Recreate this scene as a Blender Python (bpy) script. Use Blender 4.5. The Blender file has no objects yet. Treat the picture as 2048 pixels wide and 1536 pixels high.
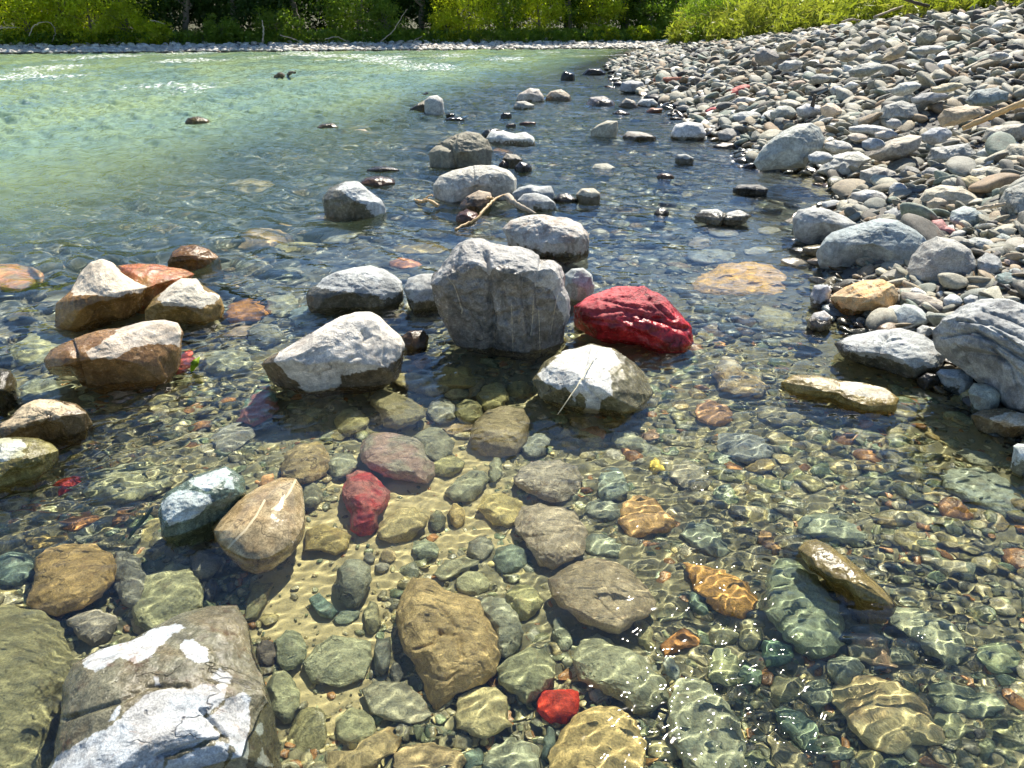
import bpy, math, random, bisect
import numpy as np
from mathutils import Vector

# ------------------------------------------------------------------ camera, sky, sun, exposure
SC = bpy.context.scene
COL = SC.collection
CAM_H = 1.5
PITCH = math.radians(26.05)
FPX = 26.0 / 36.0 * 2048.0
cam = bpy.data.objects.new('camera', bpy.data.cameras.new('camera'))
COL.objects.link(cam)
SC.camera = cam
cam.location = (0, 0, CAM_H)
cam.rotation_euler = (math.pi / 2 - PITCH, 0, 0)
cam.data.lens = 26.0
cam.data.sensor_width = 36.0
cam.data.clip_start = 0.05
cam.data.clip_end = 1000.0

SUN_EL = math.radians(52)
SUN_AZ = math.radians(20)            # to the right of straight ahead (+Y)
world = bpy.data.worlds.new('World')
SC.world = world
world.use_nodes = True
_wn = world.node_tree
_sky = _wn.nodes.new('ShaderNodeTexSky')
_sky.sky_type = 'NISHITA'
_sky.sun_disc = False
_sky.sun_elevation = SUN_EL
_sky.sun_rotation = SUN_AZ
_sky.air_density = 1.0
_sky.dust_density = 0.0
_sky.ozone_density = 6.0
_wn.links.new(_sky.outputs[0], _wn.nodes['Background'].inputs[0])
_wn.nodes['Background'].inputs[1].default_value = 0.080

sun_l = bpy.data.lights.new('sun', 'SUN')
sun_l.energy = 5.0
sun_l.angle = math.radians(0.5)
sun_l.color = (1.0, 0.93, 0.80)
sun_l.cycles.is_caustics_light = True      # real refracted sunlight on the river bed
sun = bpy.data.objects.new('sun', sun_l)
COL.objects.link(sun)
SUN_DIR = Vector((math.sin(SUN_AZ) * math.cos(SUN_EL), math.cos(SUN_AZ) * math.cos(SUN_EL), math.sin(SUN_EL)))
sun.rotation_euler = SUN_DIR.to_track_quat('Z', 'Y').to_euler()
sun.location = (6, 12, 20)

SC.view_settings.view_transform = 'Standard'
SC.view_settings.look = 'None'
SC.view_settings.exposure = 1.04
SC.view_settings.gamma = 1.0
SC.cycles.sample_clamp_indirect = 4.0
SC.cycles.sample_clamp_direct = 30.0
SC.cycles.max_bounces = 7
SC.cycles.use_adaptive_sampling = True
SC.cycles.adaptive_threshold = 0.035
SC.cycles.adaptive_min_samples = 20
SC.cycles.transparent_max_bounces = 12
SC.cycles.use_denoising = True

# ------------------------------------------------------------------ numeric helpers
RNG = np.random.default_rng(11)
FWD = np.array([0, math.cos(PITCH), -math.sin(PITCH)])
UPV = np.array([0, math.sin(PITCH), math.cos(PITCH)])
RGT = np.array([1.0, 0, 0])
EYE = np.array([0, 0, CAM_H])


def ray(px, py):
    d = FWD + (px - 1024.0) / FPX * RGT + (768.0 - py) / FPX * UPV
    return d / np.linalg.norm(d)


def project(P):
    q = P - EYE
    z = np.maximum(q @ FWD, 1e-3)
    return np.stack([1024 + FPX * (q @ RGT) / z, 768 - FPX * (q @ UPV) / z], -1)


def refract(d):
    eta = 1 / 1.33
    c = -d[2]
    k = 1 - eta * eta * (1 - c * c)
    return eta * d + (eta * c - math.sqrt(k)) * np.array([0, 0, 1.0])


def sstep(a, b, x):
    t = np.clip((np.asarray(x, float) - a) / (b - a), 0, 1)
    return t * t * (3 - 2 * t)


def _hash(i, j, k, s):
    h = (i.astype(np.int64) * 374761393 + j.astype(np.int64) * 668265263 + k.astype(np.int64) * 2147483647 + s * 974634777) & 0xFFFFFFFF
    h = ((h ^ (h >> 13)) * 1274126177) & 0xFFFFFFFF
    return ((h ^ (h >> 16)) & 0xFFFFFF) / float(0xFFFFFF)


def vnoise(P, seed=0):
    """value noise in [-1,1]"""
    f = np.floor(P)
    t = P - f
    t = t * t * t * (t * (t * 6 - 15) + 10)
    i, j, k = f[:, 0], f[:, 1], f[:, 2]
    r = 0
    for a in (0, 1):
        wa = t[:, 0] if a else 1 - t[:, 0]
        for b in (0, 1):
            wb = t[:, 1] if b else 1 - t[:, 1]
            for c in (0, 1):
                wc = t[:, 2] if c else 1 - t[:, 2]
                r = r + wa * wb * wc * _hash(i + a, j + b, k + c, seed)
    return r * 2 - 1


def fbm(P, octaves=4, seed=0, gain=0.5, ridge=False):
    r, a, tot = 0, 1.0, 0
    for o in range(octaves):
        n = vnoise(P * (2.03 ** o) + o * 17.3, seed + o)
        if ridge:
            n = 1 - 2 * np.abs(n)
        r = r + a * n
        tot += a
        a *= gain
    return r / tot


# ------------------------------------------------------------------ terrain: shoreline, bank, bed
_shore_px = [(2260, 1080), (2100, 930), (2032, 862), (1930, 790), (1870, 745), (1760, 690), (1690, 635), (1650, 540), (1645, 489), (1600, 440),
             (1690, 395), (1640, 352), (1509, 332), (1480, 300), (1413, 267), (1345, 215), (1240, 168), (1214, 132), (1255, 112), (1300, 99)]


def on_plane(px, py, z=0.0):
    d = ray(px, py)
    return EYE + d * ((z - CAM_H) / d[2])


_sh = sorted([tuple(on_plane(*p)[1::-1]) for p in _shore_px])     # (y, x)
SHY = np.array([-6.0, 0.5] + [p[0] for p in _sh] + [62.0, 200.0])
SHX = np.array([3.2, 2.2] + [p[1] for p in _sh] + [11.5, 30.0])


def shore_x(y):
    return np.interp(y, SHY, SHX)


def crest_z(y):
    return np.interp(y, [0, 14, 18, 25, 34, 45, 60], [1.78, 1.72, 1.62, 1.25, .75, .35, .3])


def far_shore(x):
    return 42.0 + (x + 28.7) * 0.26


def deep_edge(y):
    return np.interp(y, [0, 3, 5, 9, 17, 35, 50], [-4.6, -4.0, -3.4, -2.6, -0.6, 5.6, 9.0])


def depth_at(x, y):
    t = shore_x(y) - x
    d = 0.205 * (1 - np.exp(-np.maximum(t, 0) / 0.45))
    d = d + 0.16 * sstep(0.5, 1.6, t) * sstep(3.8, 6.0, y)
    d = d + 0.05 * sstep(0.5, 2.5, t) * sstep(2.6, 5.0, y)
    d = d + 1.0 * sstep(0.0, 6.5, deep_edge(y) + .1 - x)
    return d


def surf(x, y):
    x = np.asarray(x, float)
    y = np.asarray(y, float)
    xs = shore_x(y)
    cx = np.maximum(9.4, xs + 1.2)
    s = np.clip((x - xs) / (cx - xs), 0, None)
    zb = crest_z(y) * (np.clip(s, 0, 1) ** 0.92)
    beyond = np.maximum(x - cx, 0)
    zb = zb + 0.05 * beyond
    z = np.where(x > xs, zb, -depth_at(x, y))
    f = y - far_shore(x)
    zf = np.where(f < 0, f * 0.25, np.minimum(f * 0.085, 0.35 + 0.02 * f)) + np.clip(f - 22, 0, 30) * .33
    return np.where(f > -4, np.maximum(np.maximum(z, zf), np.where(f > 0, zf, -9)), z)


# ------------------------------------------------------------------ mesh helpers
def link_mesh(name, V, F, mat, smooth=True, parent=None, attrs=None):
    """F: (n,3) or (n,4) int array"""
    me = bpy.data.meshes.new(name)
    V = np.asarray(V, 'f')
    F = np.asarray(F, 'i')
    me.vertices.add(len(V))
    me.vertices.foreach_set('co', V.ravel())
    me.loops.add(F.size)
    me.loops.foreach_set('vertex_index', F.ravel())
    me.polygons.add(len(F))
    me.polygons.foreach_set('loop_start', np.arange(0, F.size, F.shape[1], dtype='i'))
    me.update()
    me.polygons.foreach_set('use_smooth', np.full(len(F), smooth, bool))
    for k, a in (attrs or {}).items():
        at = me.attributes.new(k, 'FLOAT', 'POINT')
        at.data.foreach_set('value', np.asarray(a, 'f'))
    me.materials.append(mat)
    me.validate()
    o = bpy.data.objects.new(name, me)
    COL.objects.link(o)
    if parent:
        o.parent = parent
    return o


_ico = {}


def ico(n):
    if n in _ico:
        return _ico[n]
    if n == 0:
        p = (1 + 5 ** .5) / 2
        V = [(-1, p, 0), (1, p, 0), (-1, -p, 0), (1, -p, 0), (0, -1, p), (0, 1, p), (0, -1, -p), (0, 1, -p), (p, 0, -1), (p, 0, 1), (-p, 0, -1), (-p, 0, 1)]
        F = [(0, 11, 5), (0, 5, 1), (0, 1, 7), (0, 7, 10), (0, 10, 11), (1, 5, 9), (5, 11, 4), (11, 10, 2), (10, 7, 6), (7, 1, 8),
             (3, 9, 4), (3, 4, 2), (3, 2, 6), (3, 6, 8), (3, 8, 9), (4, 9, 5), (2, 4, 11), (6, 2, 10), (8, 6, 7), (9, 8, 1)]
        V = np.array(V, float)
        V /= np.linalg.norm(V, axis=1, keepdims=True)
        F = np.array(F)
    else:
        V, F = ico(n - 1)
        E = np.sort(np.concatenate([F[:, [0, 1]], F[:, [1, 2]], F[:, [2, 0]]]), axis=1)
        U, inv = np.unique(E, axis=0, return_inverse=True)
        inv = inv.reshape(-1)
        M = V[U[:, 0]] + V[U[:, 1]]
        M /= np.linalg.norm(M, axis=1, keepdims=True)
        nf = len(F)
        a, b, c = inv[:nf] + len(V), inv[nf:2 * nf] + len(V), inv[2 * nf:] + len(V)
        V = np.concatenate([V, M])
        F = np.concatenate([np.stack([F[:, 0], a, c], 1), np.stack([F[:, 1], b, a], 1), np.stack([F[:, 2], c, b], 1), np.stack([a, b, c], 1)])
    _ico[n] = (V, F)
    return V, F


def tag(o, label=None, cat=None, group=None, kind=None):
    if label: o['label'] = label
    if cat: o['category'] = cat
    if group: o['group'] = group
    if kind: o['kind'] = kind
    return o


# ------------------------------------------------------------------ materials
class NT:
    def __init__(self, name):
        self.m = bpy.data.materials.new(name)
        self.m.use_nodes = True
        self.t = self.m.node_tree
        self.t.nodes.clear()
        self.out = self.t.nodes.new('ShaderNodeOutputMaterial')

    def n(self, typ, **kw):
        nd = self.t.nodes.new('ShaderNode' + typ)
        for k, v in kw.items():
            if k.startswith('i_'):
                nd.inputs[k[2:].replace('_', ' ')].default_value = v
            else:
                setattr(nd, k, v)
        return nd

    def l(self, a, b):
        self.t.links.new(a, b)

    def val(self, x, sock):
        if isinstance(x, (int, float)):
            sock.default_value = x
        elif isinstance(x, tuple):
            sock.default_value = (*x, 1) if len(x) == 3 and sock.type == 'RGBA' else x
        else:
            self.l(x, sock)

    def math(self, op, a, b=None, c=None, clamp=False):
        nd = self.n('Math', operation=op, use_clamp=clamp)
        for i, x in enumerate((a, b, c)):
            if x is not None:
                self.val(x, nd.inputs[i])
        return nd.outputs[0]

    def mix(self, fac, a, b, mode='MIX'):
        nd = self.n('Mix', data_type='RGBA', blend_type=mode)
        self.val(fac, nd.inputs[0])
        self.val(a, nd.inputs[6])
        self.val(b, nd.inputs[7])
        return nd.outputs[2]

    def ss(self, x, a, b, lo=0.0, hi=1.0):
        nd = self.n('MapRange', interpolation_type='SMOOTHSTEP')
        self.val(x, nd.inputs['Value'])
        self.val(a, nd.inputs['From Min'])
        self.val(b, nd.inputs['From Max'])
        nd.inputs['To Min'].default_value = lo
        nd.inputs['To Max'].default_value = hi
        return nd.outputs[0]

    def noise(self, vec, scale, detail=4, rough=0.55, dist=0.0):
        nd = self.n('TexNoise')
        nd.inputs['Scale'].default_value = scale
        nd.inputs['Detail'].default_value = detail
        nd.inputs['Roughness'].default_value = rough
        nd.inputs['Distortion'].default_value = dist
        if vec is not None:
            self.l(vec, nd.inputs['Vector'])
        return nd.outputs[0]

    def attr(self, name, typ='GEOMETRY'):
        nd = self.n('Attribute', attribute_type=typ, attribute_name=name)
        return nd

    def vadd(self, a, b):
        nd = self.n('VectorMath', operation='ADD')
        self.l(a, nd.inputs[0])
        self.val(b, nd.inputs[1]) if not isinstance(b, tuple) else setattr(nd.inputs[1], 'default_value', b)
        return nd.outputs[0]

    def vmul(self, a, b):
        nd = self.n('VectorMath', operation='MULTIPLY')
        self.l(a, nd.inputs[0])
        if isinstance(b, tuple):
            nd.inputs[1].default_value = b
        else:
            self.l(b, nd.inputs[1])
        return nd.outputs[0]


def wet_stone_shader(k, base, dry, vec, rust, speck=1.0, vein=None, bump=0.006, film=(.40, .36, .27), relief=None):
    """finish a stone: mottling, speckle, cracks, wet/dry look. base colour = dry colour."""
    n_big = k.noise(vec, 9, 5, .6, .4)
    n_mid = k.noise(vec, 34, 6, .65, .3)
    n_fine = k.noise(vec, 190, 3, .7)
    mot = k.math('MULTIPLY', k.ss(n_big, .25, .75, .72, 1.22), k.ss(n_mid, .25, .75, .66, 1.26))
    mot = k.math('MULTIPLY', mot, k.ss(n_fine, .25, .75, 1 - .42 * speck, 1 + .42 * speck))
    cv = k.n('CombineXYZ')
    for i in range(3):
        k.l(mot, cv.inputs[i])
    col = k.mix(1.0, base, cv.outputs[0], 'MULTIPLY')
    st = k.math('MULTIPLY', k.ss(k.noise(vec, 14, 6, .7, 1.0), .54, .68), rust)
    col = k.mix(st, col, (.20, .095, .035))
    # dark cracks and joints
    cr = k.math('ABSOLUTE', k.math('SUBTRACT', k.noise(vec, 5, 4, .5, .4), .5))
    cr = k.math('MULTIPLY', k.ss(cr, 0.0, .008, 1, 0), k.ss(k.noise(vec, 3, 2), .56, .64))
    col = k.mix(k.math('MULTIPLY', cr, .55), col, (.03, .027, .022))
    if vein is not None:
        col = k.mix(vein, col, (.72, .66, .52))
    # wet colour: darker and richer, with a little brown film
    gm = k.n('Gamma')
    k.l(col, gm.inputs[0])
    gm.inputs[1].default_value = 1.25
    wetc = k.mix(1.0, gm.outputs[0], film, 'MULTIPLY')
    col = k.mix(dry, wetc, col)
    rough = k.math('ADD', k.ss(dry, 0, 1, .20, .72), k.ss(n_mid, .3, .7, -.06, .1))
    hb = k.math('ADD', k.math('MULTIPLY', n_mid, 1.0), k.math('MULTIPLY', n_fine, .28))
    hb = k.math('SUBTRACT', hb, k.math('MULTIPLY', cr, .6))
    vo = k.n('TexVoronoi', feature='F1')
    vo.inputs['Scale'].default_value = 55
    k.l(vec, vo.inputs['Vector'])
    pit = k.math('MULTIPLY', k.ss(vo.outputs['Distance'], .05, .28, 1, 0), k.ss(n_big, .48, .62))
    hb = k.math('SUBTRACT', hb, k.math('MULTIPLY', pit, .5))
    bp = k.n('Bump')
    k.val(.9 if relief is None else relief, bp.inputs['Strength'])
    bp.inputs['Distance'].default_value = bump
    k.l(hb, bp.inputs['Height'])
    p = k.n('BsdfPrincipled')
    k.l(col, p.inputs['Base Color'])
    k.l(rough, p.inputs['Roughness'])
    p.inputs['Specular IOR Level'].default_value = .5
    k.l(bp.outputs[0], p.inputs['Normal'])
    k.l(p.outputs[0], k.out.inputs[0])


def mat_stone():
    k = NT('river stone')
    oi = k.n('ObjectInfo')
    tc = k.n('TexCoord')
    off = k.math('MULTIPLY', oi.outputs['Random'], 60.0)
    cx = k.n('CombineXYZ')
    for i in range(3):
        k.l(off, cx.inputs[i])
    vec = k.vadd(tc.outputs['Object'], cx.outputs[0])
    # most stones are layered: stretch the pattern along one local axis
    nv = k.noise(vec, 26, 5, .65)
    d = k.math('ADD', k.attr('dry').outputs['Fac'], k.math('MULTIPLY', k.math('SUBTRACT', nv, .5), 2.0))
    d = k.math('ADD', d, k.math('MULTIPLY', k.math('SUBTRACT', k.noise(vec, 7, 3), .5), 1.4))
    dry = k.ss(d, -.12, .12)
    tint = k.attr('tint', 'OBJECT')
    base = k.mix(k.ss(k.noise(vec, 6, 4, .6, .8), .44, .6), oi.outputs['Color'], tint.outputs['Color'])
    ve = k.math('ADD', k.attr('vein').outputs['Fac'], k.math('MULTIPLY', k.math('SUBTRACT', k.noise(vec, 70, 3), .5), .6))
    vein = k.ss(ve, .42, .62)
    wet_stone_shader(k, base, dry, vec, k.attr('rust', 'OBJECT').outputs['Fac'], .8, vein, .006, k.attr('film', 'OBJECT').outputs['Color'], k.attr('relief', 'OBJECT').outputs['Fac'])
    return k.m


PAL = [(.40, .40, .37), (.50, .47, .40), (.30, .32, .30), (.34, .30, .22), (.24, .28, .25), (.44, .36, .25), (.18, .18, .17), (.36, .24, .19), (.52, .50, .45), (.30, .17, .10)]


def palette_ramp(k, fac, cols):
    r = k.n('ValToRGB')
    e = r.color_ramp
    e.interpolation = 'CONSTANT'
    while len(e.elements) < len(cols):
        e.elements.new(0.5)
    for i, c in enumerate(cols):
        e.elements[i].position = i / len(cols)
        e.elements[i].color = (*c, 1)
    k.l(fac, r.inputs[0])
    return r.outputs[0]


def mat_gravel(name, cols, film=(.40, .36, .29)):
    k = NT(name)
    ge = k.n('NewGeometry')
    tc = k.n('TexCoord')
    cx = k.n('CombineXYZ')
    off = k.math('MULTIPLY', ge.outputs['Random Per Island'], 40.0)
    for i in range(3):
        k.l(off, cx.inputs[i])
    vec = k.vadd(tc.outputs['Object'], cx.outputs[0])
    col = palette_ramp(k, ge.outputs['Random Per Island'], cols)
    sep = k.n('SeparateXYZ')
    k.l(ge.outputs['Position'], sep.inputs[0])
    dry = k.ss(k.math('ADD', sep.outputs[2], k.math('MULTIPLY', k.math('SUBTRACT', k.noise(tc.outputs['Object'], 3, 3), .5), .14)), .05, .11)
    wet_stone_shader(k, col, dry, vec, .25, .8, None, .004, film)
    return k.m


def mat_ground():
    k = NT('sand and silt')
    tc = k.n('TexCoord')
    vec = tc.outputs['Object']
    sand = k.attr('sand').outputs['Fac']
    soil = k.attr('soil').outputs['Fac']
    n1 = k.noise(vec, 3, 6, .6)
    n2 = k.noise(vec, 160, 3, .7)
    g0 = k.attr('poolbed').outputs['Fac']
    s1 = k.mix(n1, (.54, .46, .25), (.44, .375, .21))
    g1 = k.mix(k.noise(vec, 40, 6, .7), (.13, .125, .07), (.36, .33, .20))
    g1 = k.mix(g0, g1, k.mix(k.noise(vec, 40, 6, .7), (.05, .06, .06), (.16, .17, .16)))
    col = k.mix(k.ss(k.math('ADD', sand, k.math('SUBTRACT', k.noise(vec, 11, 4), .5)), .4, .6), g1, s1)
    sep = k.n('SeparateXYZ')
    k.l(vec, sep.inputs[0])
    col = k.mix(k.ss(sep.outputs[2], -.02, .06), col, k.mix(k.noise(vec, 30, 5, .7), (.05, .047, .042), (.17, .16, .14)))
    col = k.mix(soil, col, k.mix(n1, (.03, .045, .012), (.08, .075, .03)))
    col = k.mix(1.0, col, k.mix(n2, (.72, .72, .72), (1.2, 1.2, 1.2)), 'MULTIPLY')
    bp = k.n('Bump')
    bp.inputs['Strength'].default_value = .7
    bp.inputs['Distance'].default_value = .012
    k.l(k.math('ADD', k.noise(vec, 28, 5, .65), k.math('MULTIPLY', n2, .15)), bp.inputs['Height'])
    p = k.n('BsdfPrincipled')
    k.l(col, p.inputs['Base Color'])
    p.inputs['Roughness'].default_value = .85
    k.l(bp.outputs[0], p.inputs['Normal'])
    k.l(p.outputs[0], k.out.inputs[0])
    return k.m


def mat_water():
    k = NT('river water')
    tc = k.n('TexCoord')
    vec = tc.outputs['Object']
    far = k.attr('far').outputs['Fac']
    murk = k.attr('murk').outputs['Fac']
    foam_glint = k.attr('foam_glint').outputs['Fac']
    st = k.vmul(vec, (1.0, .8, 1.0))
    nz = k.math('ADD', k.noise(st, 3.2, 5, .62, .5), k.math('MULTIPLY', k.noise(st, 11, 3, .6), .5))
    bp = k.n('Bump')
    k.l(k.math('MULTIPLY', far, .9), bp.inputs['Strength'])
    bp.inputs['Distance'].default_value = .055
    k.l(nz, bp.inputs['Height'])
    fr = k.n('Fresnel')
    fr.inputs[0].default_value = 1.46
    k.l(bp.outputs[0], fr.inputs['Normal'])
    rf = k.n('BsdfRefraction')
    rf.inputs['IOR'].default_value = 1.33
    rf.inputs['Roughness'].default_value = 0
    rf.inputs['Color'].default_value = (.945, .97, .885, 1)
    gl = k.n('BsdfGlossy')
    gl.inputs['Roughness'].default_value = .022
    k.l(bp.outputs[0], gl.inputs['Normal'])
    df = k.n('BsdfDiffuse')
    k.l(bp.outputs[0], df.inputs['Normal'])
    n3 = k.noise(k.vmul(vec, (.55, .22, 1)), 1.0, 4, .55)
    k.l(k.mix(k.ss(n3, .35, .65), (.20, .31, .225), (.28, .37, .175)), df.inputs['Color'])
    body = k.n('MixShader')
    k.l(k.math('MULTIPLY', murk, k.ss(n3, .2, .7, .85, 1.1), clamp=True), body.inputs[0])
    k.l(rf.outputs[0], body.inputs[1])
    k.l(df.outputs[0], body.inputs[2])
    sf = k.n('MixShader')
    k.l(fr.outputs[0], sf.inputs[0])
    k.l(body.outputs[0], sf.inputs[1])
    k.l(gl.outputs[0], sf.inputs[2])
    wf = k.n('BsdfDiffuse')
    wf.inputs[0].default_value = (.8, .82, .8, 1)  # white for broken water and for painted sun glints
    last = k.n('MixShader')
    k.l(k.ss(k.math('ADD', foam_glint, k.math('SUBTRACT', k.noise(k.vmul(vec, (1.0, 1.6, 1)), 6, 5, .72, .6), .5)), .60, .70), last.inputs[0])
    k.l(sf.outputs[0], last.inputs[1])
    k.l(wf.outputs[0], last.inputs[2])
    k.l(last.outputs[0], k.out.inputs[0])
    return k.m


def mat_leaf(name, c1, c2, trans=.45):
    k = NT(name)
    ge = k.n('NewGeometry')
    tc = k.n('TexCoord')
    oi = k.n('ObjectInfo')
    col = k.mix(ge.outputs['Random Per Island'], c1, c2)
    col = k.mix(k.ss(k.noise(tc.outputs['Object'], 1.3, 3), .35, .65), col, k.mix(.5, c1, (.02, .045, .008)))
    a = k.n('BsdfDiffuse')
    b = k.n('BsdfTranslucent')
    k.l(col, a.inputs[0])
    k.l(k.mix(1.0, col, (1.35, 1.5, .6), 'MULTIPLY'), b.inputs[0])
    g = k.n('BsdfGlossy')
    g.inputs['Roughness'].default_value = .35
    mx = k.n('MixShader')
    mx.inputs[0].default_value = trans
    k.l(a.outputs[0], mx.inputs[1])
    k.l(b.outputs[0], mx.inputs[2])
    m2 = k.n('MixShader')
    m2.inputs[0].default_value = .02
    k.l(mx.outputs[0], m2.inputs[1])
    k.l(g.outputs[0], m2.inputs[2])
    k.l(m2.outputs[0], k.out.inputs[0])
    return k.m


def mat_wood(name, c1, c2, rough=.75):
    k = NT(name)
    tc = k.n('TexCoord')
    vec = tc.outputs['Object']
    n = k.noise(k.vmul(vec, (9, 9, 2)), 6, 6, .65, .6)
    col = k.mix(k.ss(n, .3, .7), c1, c2)
    bp = k.n('Bump')
    bp.inputs['Strength'].default_value = .6
    bp.inputs['Distance'].default_value = .006
    k.l(n, bp.inputs['Height'])
    p = k.n('BsdfPrincipled')
    k.l(col, p.inputs['Base Color'])
    p.inputs['Roughness'].default_value = rough
    k.l(bp.outputs[0], p.inputs['Normal'])
    k.l(p.outputs[0], k.out.inputs[0])
    return k.m


STONE = mat_stone()
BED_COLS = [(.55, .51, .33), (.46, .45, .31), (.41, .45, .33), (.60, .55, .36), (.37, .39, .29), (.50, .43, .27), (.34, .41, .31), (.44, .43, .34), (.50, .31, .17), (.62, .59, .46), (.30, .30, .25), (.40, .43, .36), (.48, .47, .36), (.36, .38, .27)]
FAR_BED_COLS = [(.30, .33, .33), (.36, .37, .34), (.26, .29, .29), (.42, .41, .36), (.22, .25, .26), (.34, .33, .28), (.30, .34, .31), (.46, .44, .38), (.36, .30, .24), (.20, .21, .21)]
BANK_COLS = [(.74, .72, .64), (.10, .10, .095), (.085, .08, .075), (.33, .26, .17)] + [(r * .70, g * .69, b * .60) for r, g, b in [(.42, .42, .39), (.50, .48, .42), (.33, .35, .34), (.36, .33, .27), (.29, .32, .30), (.46, .39, .30), (.24, .24, .23), (.34, .34, .30), (.56, .54, .49), (.30, .36, .33), (.47, .45, .42), (.38, .38, .36), (.19, .18, .17), (.40, .29, .20), (.62, .59, .50), (.27, .27, .24)]]
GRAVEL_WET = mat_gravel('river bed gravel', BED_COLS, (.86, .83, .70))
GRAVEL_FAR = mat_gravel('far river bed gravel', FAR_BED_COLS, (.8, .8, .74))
GRAVEL_DRY = mat_gravel('bank gravel', BANK_COLS)
GRAVEL_PALE = mat_gravel('far bank gravel', [(.60, .57, .49), (.52, .50, .44), (.66, .63, .55), (.42, .41, .37), (.56, .50, .42)])
GROUND = mat_ground()
WATER = mat_water()
LEAF_BRIGHT = mat_leaf('willow leaves', (.56, .58, .035), (.36, .44, .03), .6)
LEAF_MID = mat_leaf('bush leaves', (.22, .31, .035), (.11, .19, .025), .48)
LEAF_DARK = mat_leaf('dark tree leaves', (.035, .07, .018), (.05, .095, .022), .35)
LEAF_DRY = mat_leaf('scrub stems and leaves', (.32, .35, .05), (.27, .25, .08), .5)
BARK = mat_wood('bark', (.10, .085, .065), (.22, .19, .15))
DRIFT = mat_wood('driftwood', (.50, .43, .32), (.30, .24, .17))
DRIFT_WARM = mat_wood('warm driftwood', (.60, .42, .20), (.46, .29, .12), .5)
DARKWOOD = mat_wood('dark wood', (.05, .04, .03), (.10, .075, .05))


# ------------------------------------------------------------------ the setting: ground and water
def polar(n_a, n_r, a0, a1, r0, r1, power=1.0):
    a = np.radians(np.linspace(a0, a1, n_a))
    r = r0 * np.exp(np.linspace(0, 1, n_r) ** power * math.log(r1 / r0))
    A, R = np.meshgrid(a, r)
    i = np.arange(n_a * n_r).reshape(n_r, n_a)
    F = np.stack([i[:-1, :-1], i[:-1, 1:], i[1:, 1:], i[1:, :-1]], -1).reshape(-1, 4)
    return (R * np.sin(A)).ravel(), (R * np.cos(A)).ravel(), R.ravel(), F


def px_poly_world(poly, z=-0.17):
    return np.array([on_plane(px, py, z)[:2] for px, py in poly])


def sdist(P, poly):
    """signed distance to a polygon, positive inside"""
    P = np.asarray(P, float)
    poly = np.asarray(poly, float)
    best = np.full(len(P), 1e18)
    inside = np.zeros(len(P), bool)
    n = len(poly)
    for i in range(n):
        a, b = poly[i], poly[(i + 1) % n]
        ab = b - a
        t = np.clip(((P - a) @ ab) / max(ab @ ab, 1e-12), 0, 1)
        q = P - a - t[:, None] * ab
        best = np.minimum(best, (q * q).sum(1))
        c = (a[1] > P[:, 1]) != (b[1] > P[:, 1])
        with np.errstate(divide='ignore', invalid='ignore'):
            xi = (b[0] - a[0]) * (P[:, 1] - a[1]) / (b[1] - a[1] + 1e-30) + a[0]
        inside ^= c & (P[:, 0] < xi)
    d = np.sqrt(best)
    return np.where(inside, d, -d)


def ldist(P, line):
    best = np.full(len(P), 1e18)
    line = np.asarray(line, float)
    for a, b in zip(line[:-1], line[1:]):
        ab = b - a
        t = np.clip(((P - a) @ ab) / max(ab @ ab, 1e-12), 0, 1)
        q = P - a - t[:, None] * ab
        best = np.minimum(best, (q * q).sum(1))
    return np.sqrt(best)


gx, gy, gr, gF = polar(420, 520, -80, 80, .3, 160)
gz = surf(gx, gy)
gp = np.stack([gx, gy, 0 * gx], -1)
sand_w = px_poly_world([(520, 1130), (600, 1060), (690, 960), (760, 900), (900, 860), (1010, 900), (1010, 1010), (1060, 1100), (960, 1130), (830, 1190), (780, 1300),
                        (800, 1420), (700, 1536), (560, 1500), (520, 1330), (480, 1250)])
sand = np.clip(sdist(gp[:, :2], sand_w) / .1 + .5, 0, 1)
mud_w = px_poly_world([(1560, 345), (1700, 350), (1740, 395), (1690, 420), (1560, 400)], 0)
sand = np.maximum(sand, .55 * np.clip(sdist(gp[:, :2], mud_w) / .2 + .5, 0, 1))
gz = gz + .022 * fbm(gp * 2.3, 4, 5) * (1 - sand * .6) + .006 * fbm(gp * 13, 3, 8)
soil = np.maximum(sstep(9.0, 9.8, gx + .6 * fbm(gp * .8, 3, 3)) * (gy < 60), sstep(3.5, 5.0, gy - far_shore(gx) + .8 * fbm(gp * .5, 3, 4)))
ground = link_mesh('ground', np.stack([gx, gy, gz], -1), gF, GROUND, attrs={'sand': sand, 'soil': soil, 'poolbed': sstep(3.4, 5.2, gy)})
tag(ground, 'sandy and stony river bed rising to gravel banks', kind='structure')
ground.cycles.is_caustics_receiver = True


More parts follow.
